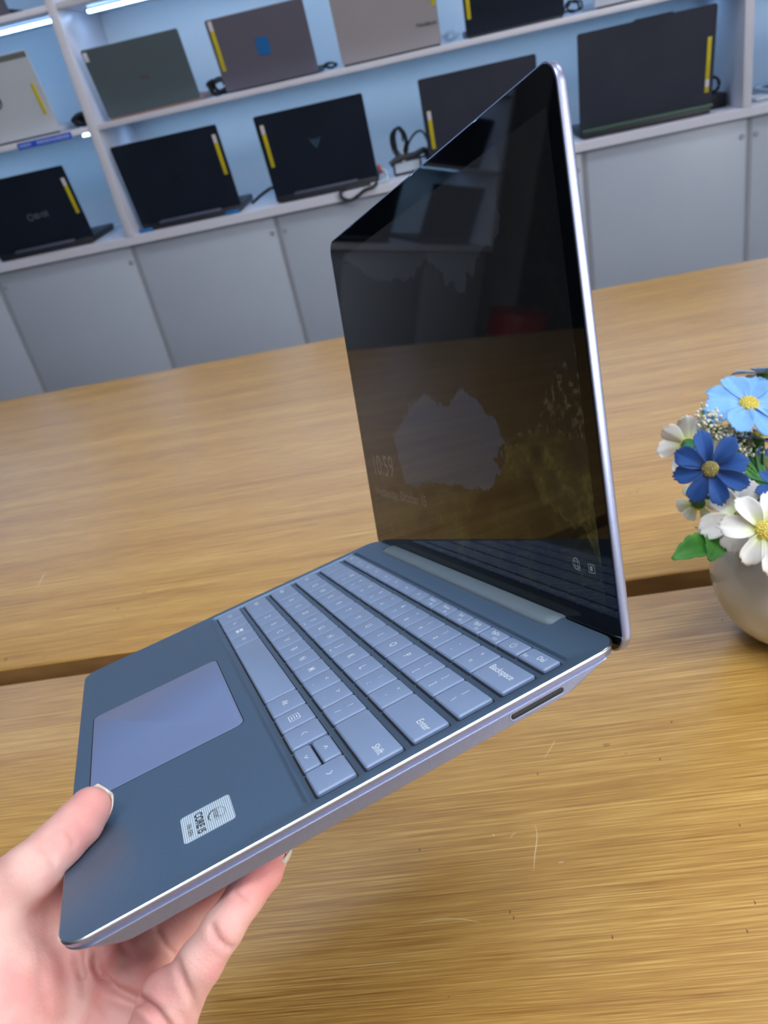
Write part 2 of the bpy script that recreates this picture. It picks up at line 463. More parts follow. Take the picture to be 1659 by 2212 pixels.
def shelf_laptop(x0, x1, zb, zt, mat_lid, label, Y=2.63, lean=0.055, strip=None, logo=None, rear=None, base_mat=None, yaw=0.0, bump_top=False, depth=0.235, band=None):
    """lid back faces the viewer; its base runs away towards the back panel"""
    k = (Y - lean) / Y
    w = x1 - x0
    xc = (x0 + x1) / 2
    H = math.hypot(lean, (zt - zb))
    floor_z = Z_CT if zb < 1.0 else (Z_MS if zb < 1.4 else Z_US)
    o = empty('laptop', (xc, Y, floor_z), label, 'laptop', 'display laptops on the lit shelves')
    o.rotation_euler.z = yaw
    bmat = base_mat or M_BLACKP
    h = w / 2
    bm = bmesh.new()
    box(bm, -h + 0.003, h - 0.003, -0.012 if rear in ('hinge', 'green') else -0.004, depth - 0.02, 0.0015, 0.020, bev=0.004, seg=2)
    link_mesh('base', bm, bmat, o, smooth=True, angle=40)
    boxobj('keyboard', (-h + 0.02, h - 0.02, 0.02, 0.13, 0.0201, 0.0215), M_KBD, o)
    # lid
    zl = max(zb - floor_z, 0.003)
    lid = bpy.data.objects.new('lid', None)
    bm = bmesh.new()
    L = rrect(-h, h, 0, H, 0.006, 4)
    if bump_top:                       # raised centre section of the top edge
        L2 = []
        for (x, y) in L:
            L2.append((x, y))
        L = []
        for i, (x, y) in enumerate(L2):
            L.append((x, y))
            nx, ny = L2[(i + 1) % len(L2)]
            if abs(y - H) < 1e-6 and abs(ny - H) < 1e-6 and x - nx > 0.1:
                L += [(0.075, H), (0.068, H + 0.004), (-0.03, H + 0.004), (-0.037, H)]
    loft(bm, [[(x, 0.0, y) for x, y in L], [(x, -0.0015, y) for x, y in L], [(x * 0.995, -0.006, y * 0.99 + 0.001) for x, y in L]])
    lid = link_mesh('lid', bm, mat_lid, o, smooth=True, angle=35)
    a = math.atan2(lean, zt - zb)
    lid.location = (0, 0, zl)
    lid.rotation_euler.x = a
    boxobj('screen', (-h + 0.004, h - 0.004, 0.0001, 0.0012, 0.012, H - 0.006), M_BLACKP, lid)
    if band:
        boxobj('top_band', (-h + 0.001, h - 0.001, -0.0066, -0.0055, H - band, H - 0.002), M_SILVD, lid)
    if strip:                          # (x fraction, z0 fraction, z1 fraction, white end 't','b' or None)
        fx, f0, f1, wh = strip
        cx = -h + fx * w
        z0, z1 = f0 * H, f1 * H
        t = boxobj('price_tape', (cx - 0.0055, cx + 0.0055, -0.0072, -0.0060, z0, z1), M_YEL, lid, bev=0.0004)
        if wh == 't': boxobj('tape_end', (cx - 0.0054, cx + 0.0054, -0.0076, -0.0072, z1 - 0.024, z1 - 0.001), M_TAPEW, t)
        if wh == 'b': boxobj('tape_end', (cx - 0.0054, cx + 0.0054, -0.0076, -0.0072, z0 + 0.016, z0 + 0.034), M_TAPEW, t)
    if rear == 'hinge':
        boxobj('hinge_cover', (-h * 0.62, h * 0.62, -0.024, -0.008, 0.014, 0.024), M_HGREY, o, bev=0.004)
        boxobj('rear_edge', (-h + 0.012, h - 0.004, -0.026, -0.0121, 0.001, 0.014), M_BLACKP, o, bev=0.003)
    if rear == 'green':
        boxobj('rear_edge', (-h + 0.004, h - 0.002, -0.030, -0.0121, 0.018, 0.026), M_GREENB, o, bev=0.002)
        boxobj('vent_strip', (-h + 0.006, h - 0.010, -0.028, -0.0121, 0.002, 0.0175), M_BLACKP, o, bev=0.002)
    if rear == 'copper':
        boxobj('rear_edge', (-h + 0.004, h - 0.004, -0.006, -0.0041, 0.000, 0.005), M_COPPER, o, bev=0.002)
    if rear == 'dark':
        boxobj('rear_edge', (-h + 0.004, h - 0.004, -0.007, -0.0041, 0.000, 0.006), M_BLACKP, o, bev=0.002)
    return o, lid, w, H
UP = (math.pi / 2, 0, 0)
YL = -0.0069

def ring(bm, cx, cz, r, t, y0, y1, n=32):
    for k in range(n):
        a0, a1 = 2 * math.pi * k / n, 2 * math.pi * (k + 1) / n
        q = []
        for a in (a0, a1):
            for rr in (r - t, r):
                for y in (y0, y1):
                    q.append(bm.verts.new((cx + rr * math.cos(a), y, cz + rr * math.sin(a))))
        for f in ((0, 2, 6, 4), (1, 5, 7, 3), (0, 4, 5, 1), (2, 3, 7, 6)):
            bm.faces.new([q[i] for i in f])

# lower row
o, lid, w_, H_ = shelf_laptop(-1.405, -1.078, 0.872, 1.106, M_NAVY, 'black laptop at the left photo edge with a small ring logo and side tape', strip=(0.955, 0.40, 0.86, 't'), rear='hinge', yaw=0.03)
bm = bmesh.new(); ring(bm, -0.002, H_ * 0.47, 0.0105, 0.003, YL, -0.006); lg = link_mesh('logo', bm, M_LOGOD, lid)
bm = bmesh.new(); ring(bm, 0.022, H_ * 0.47, 0.0075, 0.003, YL, -0.006); ring(bm, 0.042, H_ * 0.475, 0.0075, 0.003, YL, -0.006); box(bm, 0.013, 0.016, YL, -0.006, H_ * .47 - .008, H_ * .47 + .008); box(bm, 0.052, 0.055, YL, -0.006, H_ * .475 - .008, H_ * .475 + .010); link_mesh('logo_letters', bm, M_LOGOD, lid)
o, lid, w_, H_ = shelf_laptop(-0.914, -0.584, 0.884, 1.123, M_NAVY, 'black laptop with a dark bird emblem standing on small blue blocks', strip=(0.955, 0.42, 0.90, 't'), rear='hinge')
bm = bmesh.new()
for s in (-1, 1):
    pts = [(0, -0.008), (s * 0.006, 0.0), (s * 0.018, 0.010), (s * 0.009, 0.008), (s * 0.003, 0.004), (0, 0.006)]
    A = [bm.verts.new((x, YL, z + H_ * 0.5)) for x, z in pts]; B = [bm.verts.new((x, -0.006, z + H_ * 0.5)) for x, z in pts]
    bm.faces.new(A); bm.faces.new(B[::-1])
    for k in range(6): bm.faces.new((A[k], A[(k + 1) % 6], B[(k + 1) % 6], B[k]))
link_mesh('emblem', bm, M_LOGOK, lid)
for x in (-0.898, -0.612):
    tag(boxobj('riser_block', (x - 0.022, x + 0.022, 2.600, 2.617, Z_CT, Z_CT + 0.011), M_BLUE, bev=0.002), 'small blue block at the %s front corner of the laptop with the bird emblem' % ('left' if x < -0.8 else 'right'), 'block')
o, lid, w_, H_ = shelf_laptop(-0.472, -0.146, 0.870, 1.118, M_NAVY, 'black laptop with a faint bluish shield emblem beside the charger cables', strip=(0.06, 0.42, 0.90, 't'), rear='hinge')
bm = bmesh.new()
for pts in ([(-0.018, 0.016), (-0.013, 0.004), (0, -0.018), (-0.003, 0.0), (-0.010, 0.006)], [(0.018, 0.016), (0.013, 0.004), (0, -0.018), (0.003, 0.0), (0.010, 0.006)], [(-0.007, 0.012), (0, 0.0), (0.007, 0.012), (0, 0.007)]):
    A = [bm.verts.new((x, YL, z + H_ * 0.60)) for x, z in pts]; B = [bm.verts.new((x, -0.006, z + H_ * 0.60)) for x, z in pts]
    n = len(pts); bm.faces.new(A); bm.faces.new(B[::-1])
    for k in range(n): bm.faces.new((A[k], A[(k + 1) % n], B[(k + 1) % n], B[k]))
link_mesh('emblem', bm, M_LOGOB, lid)
shelf_laptop(0.016, 0.352, 0.870, 1.119, M_CHAR, 'charcoal laptop partly hidden behind the raised screen, yellow tape on its left edge', strip=(0.055, 0.24, 0.66, 't'), rear='green')
shelf_laptop(0.468, 0.846, 0.872, 1.143, M_CHAR, 'large charcoal laptop with greenish rear edge right of the raised screen', strip=(0.955, 0.20, 0.72, 'b'), rear='green', bump_top=True)
_pl = shelf_laptop(1.03, 1.35, 0.872, 1.10, M_SILV, 'pale silver laptop right of the right divider, mostly out of frame', base_mat=M_SILV, rear='dark', Y=2.66)
boxobj('palm_rest', (-0.215, -0.16, -0.03, 0.2, 0.002, 0.012), M_SILV, _pl[0], bev=0.004)
# middle row
o, lid, w_, H_ = shelf_laptop(-1.362, -1.058, 1.195, 1.411, M_SILV, 'silver laptop with a round logo and grey top band, left photo edge', strip=(0.925, 0.24, 0.62, None), base_mat=M_SILV, rear='dark', band=0.017)
bm = bmesh.new(); ring(bm, 0, H_ * 0.5, 0.0195, 0.004, YL, -0.006); link_mesh('logo_ring', bm, M_LOGOC, lid)
text_mesh('logo_letters', 'hp', 0.030, M_LOGOC, lid, (0, YL - 0.0001, H_ * 0.5 + 0.002), UP, bold=0.0006)
o, lid, w_, H_ = shelf_laptop(-0.905, -0.617, 1.198, 1.376, M_OLIVE, 'green grey laptop with a copper base edge and a small white corner sticker', rear='copper', base_mat=M_COPPER)
text_mesh('logo_letters', 'OMEN', 0.010, M_LOGOR, lid, (0.005, YL - 0.0001, H_ * 0.47), UP)
boxobj('corner_sticker', (-w_ / 2 + 0.003, -w_ / 2 + 0.016, -0.0074, -0.0062, H_ - 0.030, H_ - 0.006), M_TAPEW, lid, bev=0.0004)
o, lid, w_, H_ = shelf_laptop(-0.538, -0.258, 1.195, 1.377, M_MAUVE, 'mauve grey laptop with a blue square film in the middle of its lid', strip=(0.05, 0.30, 0.98, 't'))
boxobj('blue_film', (-0.016, 0.020, -0.0074, -0.0062, H_ * 0.40, H_ * 0.40 + 0.045), M_BLUE, lid)
o, lid, w_, H_ = shelf_laptop(-0.188, 0.101, 1.195, 1.402, M_TAUPE, 'taupe silver laptop cut by the top photo edge, dark lettering at its right', strip=(0.965, 0.46, 0.93, None), rear='dark', base_mat=M_TAUPE)
text_mesh('logo_letters', 'ThinkBook', 0.013, M_LOGOC, lid, (w_ / 2 - 0.036, YL - 0.0001, H_ * 0.27), UP, bold=0.0002)
shelf_laptop(0.172, 0.447, 1.195, 1.392, M_NAVY, 'dark navy laptop at the top above the raised screen, yellow tape on its left edge', strip=(0.045, 0.22, 0.80, None), rear='dark')
shelf_laptop(0.530, 0.84, 1.195, 1.40, M_SILV, 'silver laptop of which only the bottom edge shows at the top right', base_mat=M_SILV, rear='dark')
shelf_laptop(-1.41, -1.083, 1.502, 1.72, M_MAUVE, 'dark laptop in the top left corner of the photo on the highest board', rear='dark')
# further left: only seen mirrored in the open screen
for x0, nme in ((-1.80, 'nearest'), (-2.19, 'second'), (-2.71, 'farthest')):
    shelf_laptop(x0, x0 + 0.34, 0.872, 1.115, M_NAVY, f'black laptop on the counter left of the frame, {nme} of the three', rear='hinge')
    shelf_laptop(x0, x0 + 0.31, 1.195, 1.39, M_CHAR, f'charcoal laptop on the board left of the frame, {nme} of the three', rear='dark')

# shelf label strip
lb = tag(boxobj('shelf_label', (-1.183, -1.012, YC - 0.003, YC - 0.0005, Z_MS - 0.021, Z_MS - 0.003), mat('royal_blue_label', (0.02, 0.09, 0.55), 0.4)), 'royal blue label strip on the board edge below the silver laptop', 'label')
bm = bmesh.new()
random.seed(4)
x = -1.176
while x < -1.02:
    ww = random.uniform(0.003, 0.007)
    if not (-1.14 < x < -1.125): box(bm, x, x + ww, YC - 0.0038, YC - 0.003, Z_MS - 0.016, Z_MS - 0.008)
    x += ww + 0.0035
link_mesh('lettering', bm, mat('pale_label_print', (0.35, 0.45, 0.75), 0.5), lb)

# chargers and cables
M_CABLE = mat('black_cable', (0.012, 0.014, 0.018), 0.45)
M_CLEAR = mat('white_cable', (0.45, 0.52, 0.60), 0.4)
def cable(pts, r, m, label, n=8, cat='cable', name='power_cable'):
    bm = bmesh.new(); tube(bm, catmull(pts, n), r, 8)
    return tag(link_mesh(name, bm, m, smooth=True, angle=60), label, cat)
def adapter(x, y, z, rz, label, white=False, s=(0.055, 0.03, 0.016)):
    o = empty('power_adapter', (x, y, z), label, 'charger'); o.rotation_euler.z = rz
    boxobj('body', (-s[0], s[0], -s[1], s[1], 0.0, 2 * s[2]), M_BLACKP, o, bev=0.004)
    if white: boxobj('label_plate', (-s[0] + 0.006, s[0] - 0.006, -s[1] - 0.0006, -s[1], 0.008, 2 * s[2] - 0.006), M_CLEAR, o)
    return o
adapter(-0.055, 2.70, Z_CT, 0.05, 'black charger brick with a pale label beside the shield emblem laptop', True, (0.045, 0.03, 0.021))
def coil(cx, cy, cz, rx, rz, turns, jitter, seed, tilt=0.0):
    random.seed(seed); pts = []
    for k in range(turns * 10):
        a = 2 * math.pi * k / 10
        j = 1 + random.uniform(-jitter, jitter)
        pts.append((cx + rx * math.cos(a) * j + k * 0.0004, cy + tilt * math.cos(a) + k * 0.0006, max(cz + rz * math.sin(a) * j, 0)))
    return pts
cable(coil(-0.075, 2.72, 0.957, 0.021, 0.040, 4, 0.10, 1), 0.0028, M_CABLE, 'coiled black charger cable standing in loops beside the shield emblem laptop')
cable([(-0.06, 2.725, 0.915), (-0.035, 2.725, 0.955), (-0.01, 2.725, 0.975), (0.01, 2.735, 0.97), (0.02, 2.74, 0.93), (-0.0, 2.745, 0.90), (-0.04, 2.745, 0.915)], 0.0035, M_CABLE, 'black charger cable arching towards the half hidden charcoal laptop')
cable([(-0.105, 2.66, 0.905), (-0.075, 2.665, 0.918), (-0.03, 2.675, 0.918), (0.005, 2.68, 0.925), (0.014, 2.70, 0.90)], 0.009, M_CABLE, 'thick dark cable bundle lying on the charger brick')
cable([(-0.065, 2.69, 0.945), (-0.064, 2.682, 0.93), (-0.062, 2.668, 0.905)], 0.005, M_CLEAR, 'pale cable tie hanging from the coiled charger cable')
cable([(-0.145, 2.66, 0.905), (-0.125, 2.61, 0.90), (-0.118, 2.60, 0.885), (-0.125, 2.585, 0.876), (-0.14, 2.58, 0.873), (-0.17, 2.578, 0.872)], 0.005, M_CLEAR, 'translucent white cable looping down in front of the shield emblem laptop')
cable([(-0.142, 2.63, 0.915), (-0.136, 2.625, 0.905), (-0.134, 2.62, 0.893)], 0.005, mat('orange_tag', (0.55, 0.09, 0.03), 0.5), 'small orange plug tag beside the shield emblem laptop', name='plug_tag', cat='tag')
cable([(-0.17, 2.60, 0.874), (-0.24, 2.585, 0.873), (-0.262, 2.566, 0.872), (-0.262, 2.560, 0.855), (-0.24, 2.563, 0.843), (-0.215, 2.565, 0.85), (-0.19, 2.566, 0.862), (-0.165, 2.566, 0.866), (-0.15, 2.58, 0.874)], 0.0052, M_CABLE, 'black cable drooping over the counter edge in front of the shield emblem laptop')
cable([(-0.565, 2.70, 0.875), (-0.545, 2.70, 0.885), (-0.53, 2.70, 0.893), (-0.50, 2.70, 0.905), (-0.48, 2.68, 0.91)], 0.005, M_CABLE, 'black cable between the bird emblem laptop and the shield emblem laptop')
cable(coil(-0.580, 2.70, 1.215, 0.030, 0.018, 5, 0.35, 3), 0.0045, M_CABLE, 'tangled black cable between the green grey and the mauve laptop')
cable(coil(-0.235, 2.72, 1.203, 0.016, 0.006, 2, 0.25, 5), 0.003, M_CABLE, 'thin black cable between the mauve and the taupe laptop')
cable(coil(0.128, 2.75, 1.208, 0.020, 0.010, 3, 0.3, 7), 0.0022, M_CLEAR, 'pale cable coiled between the taupe and the dark navy laptop')
cable(coil(0.485, 2.72, 1.211, 0.022, 0.013, 3, 0.3, 9), 0.0028, M_CABLE, 'grey black cable coiled right of the dark navy laptop')
cable(coil(-1.01, 2.70, 1.212, 0.035, 0.013, 6, 0.35, 11), 0.0055, M_CABLE, 'dark cable bundle on the board right of the silver round logo laptop')
adapter(0.880, 2.71, Z_CT, 0.0, 'black charger brick right of the large charcoal laptop', False, (0.030, 0.03, 0.020))
cable(coil(0.873, 2.70, 0.932, 0.019, 0.020, 2, 0.1, 13), 0.004, M_CABLE, 'black cable loop on the charger brick right of the large charcoal laptop')
cable([(0.955, 2.78, 0.873), (1.0, 2.74, 0.88), (1.06, 2.70, 0.872)], 0.003, M_CABLE, 'thin dark cable on the counter right of the right divider')

# red stool beyond the table end, seen only as a reflection in the screen
st = empty('stool', (-3.1, 2.55, 0), 'dark stool with a red seat left of the table, mirrored in the screen', 'stool')
M_RED = mat('dark_red_vinyl', (0.5, 0.01, 0.03), 0.4)
bm = bmesh.new(); bmesh.ops.create_cone(bm, cap_ends=True, segments=32, radius1=0.16, radius2=0.15, depth=0.12, matrix=Matrix.Translation((0, 0, 0.50)))
link_mesh('seat', bm, M_RED, st, smooth=True, angle=40)
for a in range(4):
    x, y = 0.12 * math.cos(a * math.pi / 2 + .7), 0.12 * math.sin(a * math.pi / 2 + .7)
    bm = bmesh.new(); tube(bm, [(x * 1.3, y * 1.3, 0.001), (x, y, 0.441)], 0.012); link_mesh('leg', bm, M_BLACKP, st, smooth=True, angle=50)

# ------------------------------------------------------------------ the held laptop
RL = np.array([[0.32334950536132057, 0.8786351775924617, -0.3513478647717279], [0.09783588197858223, -0.4003454209639399, -0.9111266015821723], [-0.941208392217187, 0.2602379077119027, -0.21541354137952617]])
TL = np.array([-185.49899784336856, 101.26903820921973, 492.5143570601089])
LW, LD = 278.2, 205.7
R_w = RW.T @ RL
T_w = RW.T @ TL / 1000 + CAM
lap = empty('laptop', (0, 0, 0), 'open ice blue laptop held up over the table by a hand', 'laptop')
lm = Matrix.Identity(4)
for i in range(3):
    for j in range(3): lm[i][j] = R_w[i, j]
    lm[i][3] = T_w[i]
lap.matrix_world = lm
MM = 0.001

def anod(name, col, rough, metal=1.0):
    m = noise_col(mat(name, col, rough, metal), tuple(v * 0.97 for v in col), tuple(v * 1.03 for v in col), (900, 900, 900), bump=0.06, bscale=(5000, 5000, 5000), bdist=0.00005)
    return m
M_ALU = anod('ice_blue_aluminium', (0.36, 0.39, 0.55), 0.36, 0.85)
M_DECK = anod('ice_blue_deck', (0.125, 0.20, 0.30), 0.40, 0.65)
M_PAD = noise_col(mat('ice_blue_trackpad', (0.20, 0.25, 0.40), 0.32, 0.2), (0.21, 0.28, 0.50), (0.22, 0.29, 0.51), (9, 9, 9))
M_KEY = noise_col(mat('ice_blue_keycap', (0.27, 0.36, 0.56), 0.36, spec=0.6), (0.245, 0.34, 0.54), (0.255, 0.35, 0.56), (60, 60, 60), bump=0.04, bscale=(4000, 4000, 4000), bdist=0.00005)
M_CHAMF = anod('polished_chamfer', (0.92, 0.95, 0.97), 0.28, 1.0)
M_LEG = mat('white_key_legend', (0.85, 0.92, 1.0), 0.5)
M_HINGEB = anod('hinge_cover_aluminium', (0.19, 0.25, 0.30), 0.5, 0.25)
M_BLACKG = mat('black_glass', (0.002, 0.003, 0.005), 0.03, spec=0.36)
M_BLACKG.node_tree.nodes['Principled BSDF'].inputs['Specular Tint'].default_value = (0.75, 0.88, 1.0, 1)
M_DARK = mat('dark_slot', (0.006, 0.007, 0.010), 0.6)

def P3(L, z): return [(x * MM, y * MM, z * MM) for x, y in L]
bm = bmesh.new()
SG = 10
outer = [P3(rrect(0.0, LW, 0.0, LD, 9.5, SG), -0.55),
         P3(rrect(0.05, LW - 0.05, 0.05, LD - 0.05, 9.5, SG), -0.6),
         P3(rrect(0.80, LW - 0.80, 0.80, LD - 0.80, 9.2, SG), -2.75),
         P3(rrect(0.22, LW - 0.22, 0.8, LD - 0.8, 9.6, SG), -2.95),
         P3(rrect(0.0, LW, 1.0, LD - 1.2, 9.9, SG), -3.25),
         P3(rrect(0.0, LW, 4.0, LD - 7, 12, SG), -5.2),
         P3(rrect(0.2, LW - 0.2, 8.0, LD - 14, 14, SG), -7.8),
         P3(rrect(3.0, LW - 3.0, 11.0, LD - 18, 15, SG), -9.6),
         P3(rrect(9, LW - 9, 17, LD - 24, 16, SG), -11.6)]
loft(bm, outer, cap0=False, cap1=True)
link_mesh('base', bm, M_ALU, lap, smooth=True, angle=13)
# polished chamfer round the deck
bm = bmesh.new()
loft(bm, [P3(rrect(0.6, LW - 0.6, 0.6, LD - 0.6, 9.1, SG), 0.0), P3(rrect(0.0, LW, 0.0, LD, 9.5, SG), -0.55), P3(rrect(0.0, LW, 0.0, LD, 9.5, SG), -0.58)], False, False)
link_mesh('chamfer_edge', bm, M_CHAMF, lap, smooth=True)
# deck with keyboard recess
RX0, RX1, RY0, RY1 = 5.6, 272.6, 81.0, 187.5
bm = bmesh.new()
loops = [P3(rrect(0.6, LW - 0.6, 0.6, LD - 0.6, 9.1, SG), 0.0)]
for ins, z in ((0.0, 0.0), (0.5, -0.10), (1.2, -0.55), (2.0, -1.25), (2.6, -1.45)):
    loops.append(P3(rrect(RX0 + ins * 0.5, RX1 - ins * 0.5, RY0 + ins, RY1 - ins * 0.6, 4.0 - ins * 0.4, SG), z))
loft(bm, loops, False, True)
# wipe the palm-rest fold: subdivide nothing, keep planar
deck = link_mesh('deck', bm, M_DECK, lap, smooth=True, angle=50)

# trackpad
bm = bmesh.new()
tp = [P3(rrect(87.9, 186.0, 7.9, 75.2, 3.5, 6), 0.02), P3(rrect(88.2, 185.7, 8.2, 74.9, 3.3, 6), 0.16)]
loft(bm, tp)
link_mesh('trackpad', bm, M_PAD, lap, smooth=True, angle=30)
bm = bmesh.new()
loft(bm, [P3(rrect(87.45, 186.45, 7.45, 75.65, 3.8, 6), 0.004), P3(rrect(87.5, 186.4, 7.5, 75.6, 3.8, 6), 0.02)])
link_mesh('trackpad_gap', bm, M_DARK, lap)

# keys -------------------------------------------------------------
WELL_SHADE = []
def key(x0, x1, y0, y1, legends=(), name='key'):
    WELL_SHADE.append((x0, x1, y0, y1))
    bm = bmesh.new()
    r = 1.0
    loft(bm, [P3(rrect(x0, x1, y0, y1, r, 3), -1.44), P3(rrect(x0, x1, y0, y1, r, 3), -0.50),
              P3(rrect(x0 + 0.55, x1 - 0.55, y0 + 0.55, y1 - 0.55, r * 0.8, 3), 0.06),
              P3(rrect(x0 + 0.80, x1 - 0.80, y0 + 0.80, y1 - 0.80, r * 0.7, 3), 0.12)])
    k = link_mesh(name, bm, M_KEY, lap, smooth=True, angle=25)
    cx, cy = (x0 + x1) / 2, (y0 + y1) / 2
    for (s, dx, dy, size) in legends:
        text_mesh('legend', s, size * MM, M_LEG, k, ((cx + dx) * MM, (cy + dy) * MM, 0.145 * MM), ext=0.00001, bold=0.00002 * size / 4)
    return k
def stroke_legend(k, segs, wd=0.28, z=0.14):
    bm = bmesh.new()
    for (xa, ya, xb, yb) in segs:
        d = Vector((xb - xa, yb - ya, 0)); l = d.length
        if l == 0: continue
        n = Vector((-d.y, d.x, 0)) / l * wd / 2
        e = d / l * wd / 2 * 0.6
        q = [Vector((xa, ya, z)) - e + n, Vector((xb, yb, z)) + e + n, Vector((xb, yb, z)) + e - n, Vector((xa, ya, z)) - e - n]
        lo = [bm.verts.new(v * MM) for v in q]; hi = [bm.verts.new((v + Vector((0, 0, 0.02))) * MM) for v in q]
        bm.faces.new(hi); bm.faces.new(lo[::-1])
        for i in range(4): bm.faces.new((lo[i], lo[(i + 1) % 4], hi[(i + 1) % 4], hi[i]))
    return link_mesh('legend', bm, M_LEG, k)
G = 0.65  # half gap
def row(y0, y1, items):
    """items: (x0, x1, legends)"""
    return [key(a, b, y0, y1, lg) for a, b, lg in items]
def pitch(x_right, n, p=18.1, wk=16.8):
    return [(x_right - p * (n - 1 - i) - wk, x_right - p * (n - 1 - i)) for i in range(n)]
# number row
nums = [('`', '~'), ('1', '!'), ('2', '@'), ('3', '#'), ('4', '$'), ('5', '%'), ('6', '^'), ('7', '&'), ('8', '*'), ('9', '('), ('0', ')'), ('-', '_'), ('=', '+')]
xs = pitch(243.2, 13)
for (a, b), (lo, hi) in zip(xs, nums):
    key(max(a, 9.4), b, 159.0, 173.3, [(lo, 0, -2.6, 3.6), (hi, 0, 3.0, 3.6)])
key(244.5, 269.5, 159.0, 173.3, [('Backspace', -1.0, 0.6, 4.2)])
# q row
xs = pitch(246.0, 12)
for (a, b), c in zip(xs, ['Q', 'W', 'E', 'R', 'T', 'Y', 'U', 'I', 'O', 'P', ('[', '{'), (']', '}')]):
    key(a, b, 141.1, 155.4, [(c, 0, 0, 5.0)] if isinstance(c, str) else [(c[0], 0, -2.8, 3.8), (c[1], 0, 2.8, 3.8)])
key(9.4, xs[0][0] - 1.3, 141.1, 155.4, [('Tab', -3, 0, 3.8)])
key(247.3, 269.5, 141.1, 155.4, [('\\', -2, -2.8, 3.8), ('|', -2, 2.8, 3.8)])
# a row
xs = pitch(235.2, 11)
for (a, b), c in zip(xs, ['A', 'S', 'D', 'F', 'G', 'H', 'J', 'K', 'L', (';', ':'), ("'", '"')]):
    k = key(a, b, 123.1, 137.5, [(c, 0, 0, 5.0)] if isinstance(c, str) else [(c[0], 0, -2.8, 3.8), (c[1], 0, 2.8, 3.8)])
    if c in ('F', 'J'): stroke_legend(k, [((a + b) / 2 - 1.3, 125.3, (a + b) / 2 + 1.3, 125.3)], 0.4)
key(9.4, xs[0][0] - 1.3, 123.1, 137.5, [('Caps', -5, 0, 3.8)])
key(236.6, 269.5, 123.1, 137.5, [('Enter', 9.5, 0, 4.2)])
# z row
xs = pitch(228.0, 10)
for (a, b), c in zip(xs, ['Z', 'X', 'C', 'V', 'B', 'N', 'M', (',', '<'), ('.', '>'), ('/', '?')]):
    key(a, b, 104.9, 119.4, [(c, 0, 0, 5.0)] if isinstance(c, str) else [(c[0], 0, -2.8, 3.8), (c[1], 0, 2.8, 3.8)])
key(9.4, xs[0][0] - 1.3, 104.9, 119.4, [('Shift', -9, 0, 3.8)])
key(229.4, 269.5, 104.9, 119.4, [('Shift', 13, 0, 4.2)])
# bottom row
y0, y1 = 86.6, 101.4
key(9.4, 30.0, y0, y1, [('Ctrl', 0, 0, 3.6)])
key(31.3, 48.0, y0, y1, [('Fn', 0, 0, 3.6)])
k = key(49.3, 66.2, y0, y1)
stroke_legend(k, [(55.7, 93.0, 57.5, 93.0), (58.1, 93.0, 59.9, 93.0), (55.7, 95.4, 57.5, 95.4), (58.1, 95.4, 59.9, 95.4)], 1.8)
key(67.5, 84.0, y0, y1, [('Alt', 0, 0, 3.6)])
key(85.3, 176.4, y0, y1, name='space_bar')
key(177.8, 195.8, y0, y1, [('Alt', 0, 0, 3.8)])
k = key(197.2, 213.4, y0, y1)
cx, cy = 205.3, 94.0
stroke_legend(k, [(cx - 2.6, cy - 2.2, cx + 2.6, cy - 2.2), (cx - 2.6, cy + 2.2, cx + 2.6, cy + 2.2), (cx - 2.6, cy - 2.2, cx - 2.6, cy + 2.2), (cx + 2.6, cy - 2.2, cx + 2.6, cy + 2.2),
                  (cx - 1.3, cy - 1.1, cx + 1.3, cy - 1.1), (cx - 1.3, cy, cx + 1.3, cy), (cx - 1.3, cy + 1.1, cx + 1.3, cy + 1.1)], 0.36)
def chevron(k, cx, cy, dx, dy, s=1.2):
    # tip in direction (dx, dy)
    px, py = -dy, dx
    stroke_legend(k, [(cx + dx * s * .5, cy + dy * s * .5, cx - dx * s * .5 + px * s, cy - dy * s * .5 + py * s), (cx + dx * s * .5, cy + dy * s * .5, cx - dx * s * .5 - px * s, cy - dy * s * .5 - py * s)], 0.4)
k = key(214.7, 231.2, y0, y1); chevron(k, 223.0, 94, -1, 0)
k = key(233.2, 251.2, y0, 93.4); chevron(k, 242.2, 90.0, 0, -1)
k = key(233.2, 251.2, 94.3, y1); chevron(k, 242.2, 97.9, 0, 1)
k = key(252.6, 269.5, y0, y1); chevron(k, 261.0, 94, 1, 0)
# function row
fl = ['Esc', 'F1', 'F2', 'F3', 'F4', 'F5', 'F6', 'F7', ('PrtScn', 'F8'), ('Home', 'F9'), ('End', 'F10'), ('PgUp', 'F11'), ('PgDn', 'F12')]
p = (250.1 - 9.4) / 14
for i in range(13):
    a = 9.4 + i * p
    c = fl[i]
    lg = [(c, 0, 0, 2.6)] if isinstance(c, str) else [(c[0], 0, 1.1, 2.7), (c[1], 3.8, -1.8, 2.2)]
    key(a, a + p - 1.3, 176.8, 184.4, lg)
a = 9.4 + 13 * p
k = key(a, a + p - 1.3, 176.8, 184.4, name='power_key')
cx = a + p / 2 - 0.6
seg = []
for i in range(12):
    t0, t1 = math.radians(130 + 280 * i / 12), math.radians(130 + 280 * (i + 1) / 12)
    seg.append((cx + 1.5 * math.cos(t0), 180.5 + 1.5 * math.sin(t0), cx + 1.5 * math.cos(t1), 180.5 + 1.5 * math.sin(t1)))
seg.append((cx, 180.9, cx, 182.4))
stroke_legend(k, seg, 0.28)
key(250.1, 269.5, 176.8, 184.4, [('Del', 2.0, 0.3, 3.4), ('Ins', -6.8, -1.4, 2.6)])

